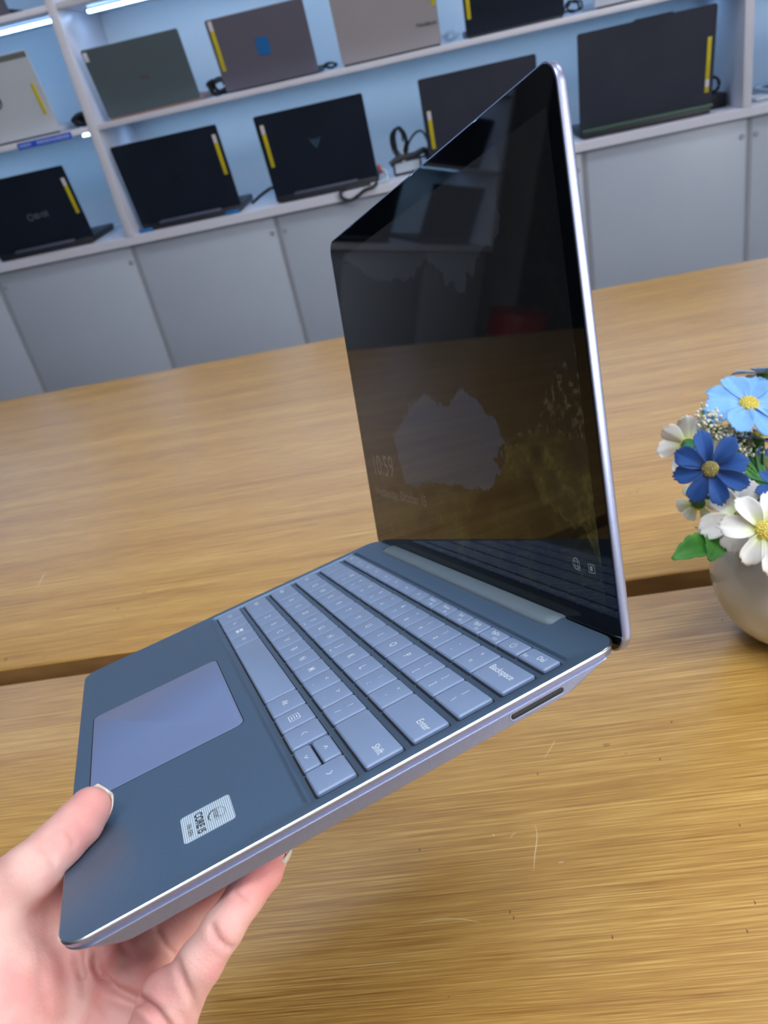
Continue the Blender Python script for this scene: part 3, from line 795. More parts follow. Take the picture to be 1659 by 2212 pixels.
# dark key openings with the keys' contact shadow painted in: part of the deck mesh
bm = bmesh.new(); bm.from_mesh(deck.data)
for (a, b_, c, d_) in WELL_SHADE:
    f = bm.faces.new([bm.verts.new((x * MM, y * MM, -1.435 * MM)) for x, y in rrect(a - 0.55, b_ + 0.5, c - 0.8, d_ + 0.6, 1.2, 3)])
    f.material_index = 1
bm.to_mesh(deck.data); bm.free()
deck.data.materials.append(M_DARK)

# hinge cover
bm = bmesh.new()
n = 10
def hsec(x, grow=1.0, ya=196.6, yb=206.4):
    pts = []
    for i in range(n + 1):
        a = math.pi * i / n
        yy = (ya + yb) / 2 - math.cos(a) * (yb - ya) / 2
        pts.append((x * MM, yy * MM, (-0.3 + 2.2 * grow * math.sin(a) ** 0.8) * MM))
    pts += [(x * MM, yb * MM, -5 * MM), (x * MM, ya * MM, -0.6 * MM)]
    return pts
secs = [hsec(34.5, 0.3, 199, 205.5), hsec(35.2, 0.8, 197.2, 206.3), hsec(37)] + [hsec(x) for x in (100, 180, 234)] + [hsec(238.2, 0.9, 197.2, 206.6), hsec(240.2, 0.35, 199.5, 206.8)]
loft(bm, secs)
link_mesh('hinge_cover', bm, M_HINGEB, lap, smooth=True, angle=50)
boxobj('hinge_notch', (29.5 * MM, 34.4 * MM, 199.5 * MM, 205 * MM, -0.2 * MM, 0.03 * MM), M_DARK, lap)

# side connector slot
sx = LW
bm = bmesh.new()
def side_loop(inset, x, y0_=155.6, y1_=178.8, zc=-5.2, hh=1.75):
    L = rrect(y0_ + inset, y1_ - inset, zc - hh + inset, zc + hh - inset, hh - inset - 0.01, 6)
    return [(x * MM, a * MM, b * MM) for a, b in L]
loft(bm, [side_loop(-0.1, sx - 0.30), side_loop(-0.05, sx + 0.08), side_loop(0.2, sx + 0.10), side_loop(0.75, sx + 0.02)], False, False)
link_mesh('port_rim', bm, M_ALU, lap, smooth=True, angle=50)
bm = bmesh.new()
loft(bm, [side_loop(0.68, sx - 0.30), side_loop(0.70, sx + 0.03)])
port = link_mesh('charging_port', bm, M_DARK, lap)
bm = bmesh.new()
for i in range(26):
    yy = 157.6 + i * 0.77
    box(bm, (sx - 0.03) * MM, (sx + 0.04) * MM, yy * MM, (yy + 0.33) * MM, -5.3 * MM, -4.3 * MM)
link_mesh('contact_teeth', bm, mat('grey_contacts', (0.05, 0.055, 0.07), 0.5), port)

# processor sticker
M_STK = bpy.data.materials.new('striped_silver_sticker'); M_STK.use_nodes = True
nt = M_STK.node_tree; b = nt.nodes['Principled BSDF']
tc = nt.nodes.new('ShaderNodeTexCoord'); wv = nt.nodes.new('ShaderNodeTexWave'); wv.bands_direction = 'Y'; wv.inputs['Scale'].default_value = 430
wv.inputs['Distortion'].default_value = 0
nt.links.new(tc.outputs['Object'], wv.inputs[0])
rp = nt.nodes.new('ShaderNodeValToRGB'); rp.color_ramp.elements[0].position = 0.15; rp.color_ramp.elements[1].position = 0.5
rp.color_ramp.elements[0].color = (0.20, 0.30, 0.44, 1); rp.color_ramp.elements[1].color = (0.72, 0.86, 0.95, 1)
nt.links.new(wv.outputs[0], rp.inputs[0]); nt.links.new(rp.outputs[0], b.inputs['Base Color']); b.inputs['Roughness'].default_value = 0.4
bm = bmesh.new()
loft(bm, [P3(rrect(238.8, 257.0, 41.9, 60.2, 1.3, 5), 0.01), P3(rrect(238.8, 257.0, 41.9, 60.2, 1.3, 5), 0.10)])
stk = link_mesh('processor_sticker', bm, M_STK, lap)
M_INK = mat('dark_sticker_ink', (0.012, 0.015, 0.03), 0.5)
bm = bmesh.new()
N = 48
for i in range(N):
    a0, a1 = 2 * math.pi * i / N, 2 * math.pi * (i + 1) / N
    if 0.86 < (i / N) < 0.92: continue
    def th_(a):  # thicker at the lower left
        return 0.16 + 0.42 * max(0, math.cos(a - math.radians(235))) ** 2
    q = []
    for a in (a0, a1):
        for rr in (1.0, 1.0 - th_(a) / 3.4):
            q.append((248.0 + 4.1 * rr * math.cos(a), 54.4 + 3.2 * rr * math.sin(a)))
    v = [bm.verts.new((x * MM, y * MM, 0.115 * MM)) for x, y in (q[0], q[2], q[3], q[1])]
    bm.faces.new(v)
link_mesh('sticker_swirl', bm, M_INK, stk)
for s, x, y, size, bo in (('intel', 247.7, 54.4, 3.6, 0.00003), ('CORE i5', 248.1, 48.2, 4.0, 0.00013), ('10th GEN', 249.4, 44.4, 2.1, 0.00004)):
    text_mesh('sticker_text', s, size * MM, M_INK, stk, (x * MM, y * MM, 0.12 * MM), bold=bo)

# lid ---------------------------------------------------------------
TH = 1.3599655861513533
lidp = bpy.data.objects.new('lid_frame_tmp', None)
lid_m = Matrix(((1, 0, 0, 0), (0, math.cos(TH), -math.sin(TH), 204.93 * MM), (0, math.sin(TH), math.cos(TH), -6.04 * MM), (0, 0, 0, 1)))
bpy.data.objects.remove(lidp)
# local lid frame: x along width, y up the lid (s), z towards the user
def place_lid(o):
    o.parent = lap
    o.matrix_local = lid_m
    return o
LH = 203.9
bm = bmesh.new()
ol = lambda ins, z, r=8.5: [(x * MM, y * MM, z * MM) for x, y in rrect(ins, LW - ins, ins, LH - ins, r, SG)]
loft(bm, [ol(0.55, 0.0, 8.0), ol(0.12, -0.08), ol(0.0, -0.35), ol(0.0, -3.2), ol(0.4, -3.9), ol(1.4, -4.2)])
lid = place_lid(link_mesh('lid', bm, M_ALU, None, smooth=True, angle=40))
bm = bmesh.new()
loft(bm, [ol(0.75, -0.01, 7.8), ol(0.75, 0.12, 7.8), ol(1.0, 0.18, 7.6)])
glass = place_lid(link_mesh('screen_glass', bm, M_BLACKG, None, smooth=True, angle=4))
# dark gasket below the glass (hinge side)
bm = bmesh.new(); box(bm, 30 * MM, 246 * MM, 0.0, 5 * MM, -3 * MM, 0.9 * MM, bev=0.0004)
place_lid(link_mesh('hinge_barrel', bm, M_DARK, None))

# the picture on the display: a coarse raster of emitted colours computed from outlines
hole = [(101, 95), (115, 99), (130, 101), (137, 99), (143, 95), (150, 94), (162, 98), (169, 104), (179, 100), (189, 94), (194, 90), (203, 86), (209, 77), (196, 69), (201, 65), (189, 56), (168, 53), (153, 55), (119, 54), (78, 48), (69, 66), (67, 77)]
sky = [(13, 197), (53, 178), (85, 164), (102, 164), (129, 158), (142, 163), (155, 163), (167, 157), (172, 150), (179, 150), (189, 143), (195, 148), (206, 153), (227, 158), (236, 200)]
grass = [(208, 76), (226, 79), (241, 82), (272, 78), (272, 12), (150, 12), (173, 44), (189, 56), (201, 65)]
lowg = [(6, 52), (78, 48), (119, 54), (153, 55), (168, 53), (173, 44), (164, 28), (150, 12), (6, 12)]
slope = [(272, 112), (255, 105), (238, 89), (208, 76), (241, 82), (272, 78)]
def inside(poly, X, Y):
    r = np.zeros(X.shape, bool)
    n = len(poly)
    for i in range(n):
        x0, y0 = poly[i]; x1, y1 = poly[(i + 1) % n]
        c = ((y0 > Y) != (y1 > Y))
        with np.errstate(divide='ignore', invalid='ignore'):
            xi = (x1 - x0) * (Y - y0) / ((y1 - y0) if y1 != y0 else 1e-9) + x0
        r ^= c & (X < xi)
    return r
nx, ny = 330, 220
gx = np.linspace(8.4, 270.4, nx + 1); gy = np.linspace(15.0, 190.0, ny + 1)
cx_, cy_ = np.meshgrid((gx[:-1] + gx[1:]) / 2, (gy[:-1] + gy[1:]) / 2, indexing='ij')
rs = np.random.RandomState(3)
def vnoise(X, Y, s):
    g = rs.rand(128, 128)
    xi, yi = X / s, Y / s
    x0, y0 = np.floor(xi).astype(int), np.floor(yi).astype(int)
    fx, fy = xi - x0, yi - y0
    fx = fx * fx * (3 - 2 * fx); fy = fy * fy * (3 - 2 * fy)
    q = lambda a, b: g[a % 128, b % 128]
    return (q(x0, y0) * (1 - fx) + q(x0 + 1, y0) * fx) * (1 - fy) + (q(x0, y0 + 1) * (1 - fx) + q(x0 + 1, y0 + 1) * fx) * fy
jx = cx_ + (vnoise(cx_, cy_, 5) - .5) * 5 + (vnoise(cx_, cy_, 2) - .5) * 2
jy = cy_ + (vnoise(cx_, cy_, 5) - .5) * 4 + (vnoise(cx_, cy_, 2) - .5) * 2
n1, n2, n3 = vnoise(cx_, cy_, 9), vnoise(cx_, cy_, 2.6), vnoise(cx_, cy_, 1.2)
img = np.zeros(cx_.shape + (3,))
img[:] = np.array([0.0022, 0.0022, 0.0022])
img += (n1 * n2)[..., None] * np.array([0.002, 0.0018, 0.0016])
m = inside(sky, jx, jy); img[m] = np.array([0.0075, 0.0085, 0.0105])
m = inside(hole, jx, jy); img[m] = np.array([0.0085, 0.0135, 0.0240])
for poly, k in ((grass, 1.0), (lowg, 0.55)):
    m = inside(poly, jx, jy)
    v = (np.clip(n1 * 1.5 - .25, 0, 1) * (0.35 + n2 * n3 * 1.6))[..., None] * np.array([0.016, 0.0145, 0.0025]) * k
    img[m] = 0.002 + v[m]
rock = [(173, 50), (200, 60), (226, 62), (240, 50), (262, 44), (272, 28), (272, 10), (150, 10), (160, 40)]
m = inside(rock, jx, jy); img[m] *= 0.3
m = inside(slope, jx, jy)
v = (np.clip(n2 * n3 * 2 - 0.55, 0, 1))[..., None] * np.array([0.020, 0.018, 0.009])
img[m] = 0.002 + v[m]
V = [(x * MM, y * MM, 0.20 * MM) for x in gx for y in gy]
Fc = [(i * (ny + 1) + j, (i + 1) * (ny + 1) + j, (i + 1) * (ny + 1) + j + 1, i * (ny + 1) + j + 1) for i in range(nx) for j in range(ny)]
me = bpy.data.meshes.new('display')
me.from_pydata(V, [], Fc)
ca = me.color_attributes.new('screen_picture', 'FLOAT_COLOR', 'CORNER')
cols = np.repeat(np.concatenate([img.reshape(-1, 3), np.ones((nx * ny, 1))], 1), 4, axis=0).astype(np.float32)
ca.data.foreach_set('color', cols.ravel())
M_DISP = mat('lit_display', (0.002, 0.003, 0.005), 0.03, spec=0.36)
M_DISP.node_tree.nodes['Principled BSDF'].inputs['Specular Tint'].default_value = (0.75, 0.88, 1.0, 1)
nt = M_DISP.node_tree
at = nt.nodes.new('ShaderNodeAttribute'); at.attribute_name = 'screen_picture'
nt.links.new(at.outputs['Color'], nt.nodes['Principled BSDF'].inputs['Emission Color'])
nt.nodes['Principled BSDF'].inputs['Emission Strength'].default_value = 1.0
me.materials.append(M_DISP)
disp = bpy.data.objects.new('display', me); COL.objects.link(disp); place_lid(disp)
M_TXT = mat('dim_screen_text', (0.003, 0.003, 0.005), 0.03, spec=0.55, emit=(0.9, 0.85, 0.9), estr=0.030)
text_mesh('clock_text', '10:59', 19 * MM, M_TXT, disp, (37 * MM, 58.5 * MM, 0.215 * MM), sx=1.0, bold=0.00006)
text_mesh('date_text', 'Wednesday, October 15', 9.0 * MM, M_TXT, disp, (14 * MM, 41.5 * MM, 0.215 * MM), align='LEFT', bold=0.00003)
M_ICON = mat('screen_icon_light', (0.003, 0.003, 0.005), 0.03, spec=0.55, emit=(0.8, 0.9, 1.0), estr=0.10)
bm = bmesh.new()
def flat_seg(bm, xa, ya, xb, yb, wd, z=0.215):
    d = Vector((xb - xa, yb - ya, 0)); n = Vector((-d.y, d.x, 0)).normalized() * wd / 2
    bm.faces.new([bm.verts.new(v * MM) for v in (Vector((xa, ya, z)) + n, Vector((xb, yb, z)) + n, Vector((xb, yb, z)) - n, Vector((xa, ya, z)) - n)])
gxc, gyc, rr = 253.3, 30.6, 2.3
for i in range(24):
    a0, a1 = 2 * math.pi * i / 24, 2 * math.pi * (i + 1) / 24
    flat_seg(bm, gxc + rr * math.cos(a0), gyc + rr * math.sin(a0), gxc + rr * math.cos(a1), gyc + rr * math.sin(a1), 0.3)
    flat_seg(bm, gxc + rr * .45 * math.cos(a0), gyc + rr * math.sin(a0), gxc + rr * .45 * math.cos(a1), gyc + rr * math.sin(a1), 0.25)
for dy in (-0.9, 0.9): flat_seg(bm, gxc - 2.0, gyc + dy, gxc + 2.0, gyc + dy, 0.25)
for i in range(10):
    a0, a1 = 2 * math.pi * i / 10, 2 * math.pi * (i + 1) / 10
    flat_seg(bm, gxc + 1.7 + .9 * math.cos(a0), gyc - 1.7 + .9 * math.sin(a0), gxc + 1.7 + .9 * math.cos(a1), gyc - 1.7 + .9 * math.sin(a1), 0.25)
link_mesh('globe_icon', bm, M_ICON, disp)
bm = bmesh.new()
ix, iy = 263.6, 30.3
for q in ((-2, -1.6, 2, -1.6), (-2, 1.6, 2, 1.6), (-2, -1.6, -2, 1.6), (2, -1.6, 2, 1.6)): flat_seg(bm, ix + q[0], iy + q[1], ix + q[2], iy + q[3], 0.3)
flat_seg(bm, ix - 1.1, iy, ix + 0.6, iy, 1.8)
link_mesh('ease_icon', bm, M_ICON, disp)

# ------------------------------------------------------------------ helpers working from camera rays: a point d millimetres deep
def CP(u, v, d):
    p = np.array([(u - 829.5) / F_PX * d, (v - 1106) / F_PX * d, d])
    return p
def cam2world(p):            # mm in camera axes -> metres in the room
    return (RW.T @ (np.asarray(p, float).T)).T / 1000 + CAM
def WP(u, v, d): return Vector(cam2world(CP(u, v, d)))
def camdir(x, y, z): return Vector(RW.T @ np.array([x, y, z], float)).normalized()

# ------------------------------------------------------------------ vase
VX, VY = 0.2352, 0.516
vs = empty('vase', (VX, VY, TABLE_Z), 'round white ceramic bowl vase at the right edge of the table', 'vase')
prof = [(0.0, 0.0012), (0.022, 0.0012), (0.026, 0.0), (0.029, 0.001), (0.038, 0.006), (0.050, 0.017), (0.059, 0.032), (0.0635, 0.048), (0.0645, 0.058), (0.063, 0.070), (0.058, 0.083), (0.049, 0.094), (0.042, 0.099), (0.040, 0.1015), (0.0375, 0.1015), (0.0368, 0.099), (0.043, 0.094), (0.052, 0.084), (0.058, 0.068), (0.058, 0.05), (0.050, 0.025), (0.030, 0.012), (0.0, 0.010)]
prof = [(max(a, 0), b) for a, b in catmull(prof, 3)]
bm = bmesh.new()
S = 64
rings = []
for r, z in prof:
    if r < 1e-5: rings.append([bm.verts.new((0, 0, z))])
    else: rings.append([bm.verts.new((r * math.cos(2 * math.pi * k / S), r * math.sin(2 * math.pi * k / S), z)) for k in range(S)])
for A, B in zip(rings[:-1], rings[1:]):
    for k in range(S):
        if len(A) == 1 and len(B) == 1: continue
        if len(A) == 1: bm.faces.new((A[0], B[k], B[(k + 1) % S]))
        elif len(B) == 1: bm.faces.new((A[k], A[(k + 1) % S], B[0]))
        else: bm.faces.new((A[k], A[(k + 1) % S], B[(k + 1) % S], B[k]))
M_CER = noise_col(mat('white_glazed_ceramic', (0.62, 0.60, 0.57), 0.18, coat=0.3), (0.54, 0.55, 0.525), (0.58, 0.59, 0.56), (20, 20, 20))
link_mesh('bowl', bm, M_CER, vs, smooth=True)
bm = bmesh.new(); bmesh.ops.create_cone(bm, cap_ends=True, segments=40, radius1=0.046, radius2=0.044, depth=0.006, matrix=Matrix.Translation((0, 0, 0.086)))
link_mesh('foam_filling', bm, noise_col(mat('dark_green_moss', (0.03, 0.06, 0.02), 0.9), (0.02, 0.045, 0.015), (0.05, 0.09, 0.03), (200, 200, 200)), vs)

# ------------------------------------------------------------------ flowers
def petal_mat(name, c_in, c_out, edge=0.35):
    """silk petal: colour by distance from the flower centre (object space), fine ribs"""
    m = bpy.data.materials.new(name); m.use_nodes = True
    nt = m.node_tree; b = nt.nodes['Principled BSDF']; L = nt.links.new
    tc = nt.nodes.new('ShaderNodeTexCoord')
    le = nt.nodes.new('ShaderNodeVectorMath'); le.operation = 'LENGTH'
    L(tc.outputs['Object'], le.inputs[0])
    mr = nt.nodes.new('ShaderNodeMapRange'); mr.inputs['From Min'].default_value = 0.004; mr.inputs['From Max'].default_value = 0.016
    L(le.outputs['Value'], mr.inputs['Value'])
    r = nt.nodes.new('ShaderNodeValToRGB'); r.color_ramp.elements[0].color = (*c_in, 1); r.color_ramp.elements[1].color = (*c_out, 1)
    L(mr.outputs[0], r.inputs[0])
    n = nt.nodes.new('ShaderNodeTexNoise'); n.inputs['Scale'].default_value = 90
    L(tc.outputs['Object'], n.inputs[0])
    mx = nt.nodes.new('ShaderNodeMix'); mx.data_type = 'RGBA'; mx.blend_type = 'MULTIPLY'; mx.inputs[0].default_value = 0.35
    L(r.outputs[0], mx.inputs[6]); 
    r2 = nt.nodes.new('ShaderNodeValToRGB'); r2.color_ramp.elements[0].position = 0.3; r2.color_ramp.elements[0].color = (0.6, 0.6, 0.65, 1); r2.color_ramp.elements[1].position = 0.7
    L(n.outputs[0], r2.inputs[0]); L(r2.outputs[0], mx.inputs[7])
    L(mx.outputs[2], b.inputs['Base Color'])
    b.inputs['Roughness'].default_value = 0.7
    b.inputs['Sheen Weight'].default_value = 0.2
    b.inputs['Subsurface Weight'].default_value = 0.15
    b.inputs['Subsurface Radius'].default_value = (0.003, 0.003, 0.003)
    wv = nt.nodes.new('ShaderNodeTexWave'); wv.inputs['Scale'].default_value = 520; wv.bands_direction = 'DIAGONAL'
    L(tc.outputs['Object'], wv.inputs[0])
    bp = nt.nodes.new('ShaderNodeBump'); bp.inputs['Strength'].default_value = 0.25; bp.inputs['Distance'].default_value = 0.0002
    L(wv.outputs[0], bp.inputs['Height']); L(bp.outputs[0], b.inputs['Normal'])
    return m
M_PLB = petal_mat('light_blue_silk', (0.30, 0.55, 0.90), (0.22, 0.50, 0.90))
M_PDB = petal_mat('royal_blue_silk', (0.005, 0.045, 0.20), (0.004, 0.075, 0.32))
M_PWH = petal_mat('white_silk', (0.72, 0.80, 0.32), (0.84, 0.84, 0.80))
M_CEN = noise_col(mat('yellow_flower_centre', (0.75, 0.62, 0.10), 0.6), (0.60, 0.45, 0.05), (0.85, 0.75, 0.18), (700, 700, 700))
M_CENO = noise_col(mat('olive_flower_centre', (0.3, 0.26, 0.08), 0.7), (0.20, 0.17, 0.05), (0.42, 0.36, 0.12), (700, 700, 700))
M_STEM = mat('green_plastic_stem', (0.03, 0.17, 0.06), 0.45)
M_LEAF = noise_col(mat('green_leaf', (0.05, 0.24, 0.03), 0.5), (0.035, 0.20, 0.02), (0.09, 0.32, 0.05), (60, 60, 60))
M_BUD = mat('cream_white_bud', (0.75, 0.74, 0.62), 0.7)

def petal(bm, ang, Lp, Wp, cup, lift, seed, twist=0.0, r0=0.004, notch=0.06):
    rng = random.Random(seed)
    nu, nv = 12, 12
    ph = rng.uniform(0, 6)
    grid = []
    for i in range(nu + 1):
        t = i / nu
        wdt = Wp * ((0.26 + 0.74 * math.sin(math.pi / 2 * min(1, t / 0.66))) if t < 0.66 else 1 - 0.34 * ((t - 0.66) / 0.34) ** 1.8)
        rowv = []
        for j in range(nv + 1):
            s = (j / nv) * 2 - 1
            rr = r0 + t * Lp
            if i == nu:
                rr += Lp * 0.05 * (rng.random() - 0.5)
                rr += Lp * notch * (math.sin(s * 11 + ph) * 0.55 + rng.uniform(-0.35, 0.35)) - Lp * 0.14 * s * s
            elif i == nu - 1:
                rr -= Lp * 0.05 * s * s
            y = s * wdt / 2
            z = lift * Lp * (t - 0.9 * t * t) + cup * Wp * (s * s) * math.sin(math.pi * min(t * 0.9 + .1, 1)) - Wp * 0.05 * math.exp(-(s * 5) ** 2) * t + 0.03 * Lp * math.sin(t * 5 + ph) * s
            z += twist * s * t * Wp * 0.3
            x = rr
            rowv.append(bm.verts.new((x * math.cos(ang) - y * math.sin(ang), x * math.sin(ang) + y * math.cos(ang), z)))
        grid.append(rowv)
    for i in range(nu):
        for j in range(nv):
            bm.faces.new((grid[i][j], grid[i + 1][j], grid[i + 1][j + 1], grid[i][j + 1]))

def frame_from_normal(n, spin=0.0):
    n = Vector(n).normalized()
    up = camdir(0, -1, 0)
    x = (camdir(1, 0, 0) - n * camdir(1, 0, 0).dot(n)).normalized()
    y = n.cross(x)
    m = Matrix((x, y, n)).transposed()
    return m @ Matrix.Rotation(spin, 3, 'Z')

def flower(u, v, d, rad_px, ncam, pm, cmat, label, n=8, width=0.62, cup=0.12, lift=0.25, cr=0.0065, spin=0.0, seed=1, stem_to=None, name='cosmos_flower', angs=None, group=None, cflat=0.45, stem_r=0.0017):
    c = WP(u, v, d)
    R = rad_px / F_PX * d / 1000
    o = empty(name, c, label, 'flower', group)
    mr = frame_from_normal(camdir(*ncam), spin).to_4x4()
    mr.translation = c
    o.matrix_world = mr
    rng = random.Random(seed)
    ks = range(n) if angs is None else angs
    for i in ks:
        a = (2 * math.pi * i / n + rng.uniform(-0.11, 0.11)) if angs is None else math.radians(i)
        bm = bmesh.new()
        petal(bm, a, R * rng.uniform(0.86, 1.04) - 0.004, R * width * 0.80 * rng.uniform(0.88, 1.10), cup * rng.uniform(0.5, 1.3), lift * rng.uniform(0.5, 1.4), seed * 31 + int(i), twist=rng.uniform(-0.6, 0.6))
        po = link_mesh('petal', bm, pm, o, smooth=True)
        po.location.z = 0.0004 * (int(i) % 2)
        so = po.modifiers.new('thick', 'SOLIDIFY'); so.thickness = 0.00035
    bm = bmesh.new()
    bmesh.ops.create_uvsphere(bm, u_segments=20, v_segments=12, radius=cr)
    for vv in bm.verts: vv.co.z *= cflat
    for k in range(38):
        rr = cr * 0.9 * math.sqrt((k + 0.5) / 38); a = k * 2.39996
        z = cflat * math.sqrt(max(cr * cr - rr * rr, 0))
        bmesh.ops.create_icosphere(bm, subdivisions=1, radius=cr * 0.115, matrix=Matrix.Translation((rr * math.cos(a), rr * math.sin(a), z)))
    co_ = link_mesh('flower_centre', bm, cmat, o, smooth=True)
    co_.location.z = 0.001
    # calyx and stem
    bm = bmesh.new()
    bmesh.ops.create_cone(bm, cap_ends=True, segments=12, radius1=0.002, radius2=0.0058, depth=0.006, matrix=Matrix.Translation((0, 0, -0.0035)))
    link_mesh('calyx', bm, M_STEM, o, smooth=True, angle=50)
    if stem_to is None:
        stem_to = (VX + rng.uniform(-0.02, 0.02), VY + rng.uniform(-0.015, 0.015), TABLE_Z + 0.085)
    inv = mr.inverted()
    a = Vector((0, 0, -0.006)); b2 = inv @ Vector(stem_to)
    mid = (a + b2) / 2 + Vector((0, 0, -0.15 * (b2 - a).length))
    bm = bmesh.new(); tube(bm, catmull([a, a + Vector((0, 0, -0.008)), mid, b2], 6), stem_r, 8)
    link_mesh('stem', bm, M_STEM, o, smooth=True, angle=60)
    return o

GF = 'artificial cosmos flowers in the bowl vase'
flower(1618, 873, 600, 101, (-0.10, -0.62, -0.78), M_PLB, M_CEN, 'light blue cosmos facing up at the top of the bouquet', n=8, width=0.70, cup=0.10, lift=0.10, cr=0.0072, spin=0.25, seed=2, group=GF, cflat=0.35, stem_to=WP(1643, 1150, 604))
flower(1650, 808, 632, 70, (0.1, -0.985, -0.05), M_PLB, M_CEN, 'second light blue cosmos seen edge on behind the top one', n=8, width=0.6, cup=0.05, lift=0.1, seed=5, group=GF, cflat=0.35)
flower(1534, 1013, 575, 88, (-0.30, 0.10, -0.95), M_PDB, M_CENO, 'royal blue cosmos at the left of the bouquet with an olive centre', n=8, width=0.60, cup=0.30, lift=0.45, cr=0.0062, spin=0.3, seed=7, group=GF, cflat=0.6, stem_to=WP(1700, 1052, 600))
flower(1640, 945, 612, 84, (0.1, -0.93, -0.25), M_PDB, M_CEN, 'royal blue cosmos right under the light blue one', n=8, width=0.7, cup=0.1, lift=0.0, seed=9, group=GF)
flower(1648, 1000, 640, 52, (0.2, -0.5, -0.8), M_PDB, M_CENO, 'small royal blue cosmos deep inside the bouquet', n=8, width=0.75, seed=12, group=GF)
flower(1690, 1062, 570, 62, (0.1, -0.5, -0.86), M_PDB, M_CENO, 'royal blue cosmos cut by the right edge of the photo', n=8, width=0.75, seed=13, group=GF)
flower(1649, 1145, 545, 97, (-0.05, -0.10, -1.0), M_PWH, M_CEN, 'large white cosmos in front over the bowl rim', n=7, width=0.62, cup=0.30, lift=0.25, cr=0.0068, spin=0.45, seed=17, group=GF, cflat=0.75)
flower(1602, 1118, 575, 92, (-0.35, -0.25, -0.9), M_PWH, M_CENO, 'white cosmos behind the large front one', n=6, width=0.72, cup=0.15, lift=0.2, cr=0.0058, spin=0.15, seed=21, group=GF, cflat=0.7)
flower(1488, 962, 610, 76, (0.35, -0.40, 0.85), M_PWH, M_CEN, 'white cosmos turned away at the far left of the bouquet', n=7, width=0.66, cup=0.22, lift=0.5, seed=25, group=GF)
flower(1508, 1085, 620, 50, (0.1, 0.3, 0.95), M_PWH, M_CEN, 'small white cosmos turned away below the left royal blue one', n=6, width=0.75, cup=0.2, lift=0.4, seed=29, group=GF)
flower(1560, 975, 630, 44, (0.0, -0.5, -0.86), M_PWH, M_CEN, 'small white cosmos hidden behind the blue ones', n=6, width=0.7, seed=31, group=GF)

def sprig(pts, nb, label, seed, spread=0.007):
    """baby's breath sprig: stem, twigs and tiny buds"""
    rng = random.Random(seed)
    P = catmull([tuple(WP(*p)) for p in pts], 6)
    o = empty('filler_sprig', P[0], label, 'flower spray')
    base = Vector(P[0])
    bm = bmesh.new(); tube(bm, [Vector(p) - base for p in P], 0.0009, 6)
    bb = bmesh.new()
    n = len(P)
    for k in range(nb):
        q = Vector(P[int(n * 0.45 + (n * 0.55 - 1) * rng.random())]) - base
        dv = Vector((rng.uniform(-1, 1), rng.uniform(-1, 1), rng.uniform(-0.6, 1))).normalized() * spread * rng.uniform(0.4, 1.2)
        if k % 3 == 0: tube(bm, [q, q + dv], 0.0004, 4)
        bmesh.ops.create_icosphere(bb, subdivisions=1, radius=rng.uniform(0.0009, 0.0017), matrix=Matrix.Translation(q + dv))
    link_mesh('stem', bm, M_LEAF, o)
    tag(link_mesh('buds', bb, M_BUD, o, smooth=True), kind='stuff')
    return o
sprig([(1690, 1080, 615), (1600, 985, 605), (1545, 925, 600), (1517, 893, 598)], 150, 'white filler sprig between the white and the light blue cosmos', 3, 0.0085)
sprig([(1680, 1080, 620), (1620, 1000, 612), (1585, 960, 608), (1572, 940, 606)], 160, 'white filler sprig under the light blue cosmos', 8, 0.009)
sprig([(1690, 1090, 630), (1640, 1000, 625), (1618, 955, 622), (1608, 938, 620)], 90, 'white filler sprig deep behind the stems', 15, 0.007)
sprig([(1690, 1100, 615), (1600, 1060, 612), (1560, 1040, 608), (1545, 1035, 606)], 60, 'greenish white filler sprig below the left royal blue cosmos', 19, 0.006)

def leaf(parent, base, tip, w_, nrm, seed, bend=0.1):
    b0, t0 = Vector(base), Vector(tip)
    d = t0 - b0; L = d.length; d.normalize()
    n = Vector(nrm); n = (n - d * n.dot(d)).normalized(); s = d.cross(n)
    bm = bmesh.new(); g = []
    for i in range(13):
        t = i / 12
        ww = w_ * (math.sin(math.pi * (0.04 + 0.94 * t ** 0.8)) ** 0.8) * (1 + 0.10 * math.sin(t * 26 + seed))
        r_ = []
        for j in range(7):
            q = (j / 6) * 2 - 1
            r_.append(bm.verts.new(b0 + d * L * t + s * q * ww / 2 + n * (L * bend * math.sin(math.pi * t) + ww * 0.18 * abs(q))))
        g.append(r_)
    for i in range(12):
        for j in range(6): bm.faces.new((g[i][j], g[i + 1][j], g[i + 1][j + 1], g[i][j + 1]))
    lo = link_mesh('leaf', bm, M_LEAF, parent, smooth=True)
    so = lo.modifiers.new('thick', 'SOLIDIFY'); so.thickness = 0.0005
def leafy(label, specs, stem):
    o = empty('leafy_twig', WP(*stem[0]), label, 'leaves')
    base = WP(*stem[0])
    bm = bmesh.new(); tube(bm, catmull([tuple(WP(*p) - base) for p in stem], 6), 0.0011, 6); link_mesh('stem', bm, M_STEM, o, smooth=True, angle=60)
    for i, (a, b2, wpx, nn) in enumerate(specs):
        leaf(o, WP(*a) - base, WP(*b2) - base, wpx / F_PX * a[2] / 1000, camdir(*nn), i * 2.1)
leafy('green leafy twig hanging left over the bowl rim', [((1540, 1172, 588), (1452, 1208, 575), 56, (-0.1, -0.5, -0.85)), ((1545, 1160, 586), (1532, 1212, 572), 52, (0.1, -0.3, -1)), ((1548, 1170, 590), (1518, 1125, 592), 34, (-0.3, -0.2, -1)), ((1560, 1160, 584), (1500, 1138, 590), 8, (0, -0.5, -0.85))], [(1640, 1170, 600), (1590, 1160, 592), (1540, 1170, 587)])
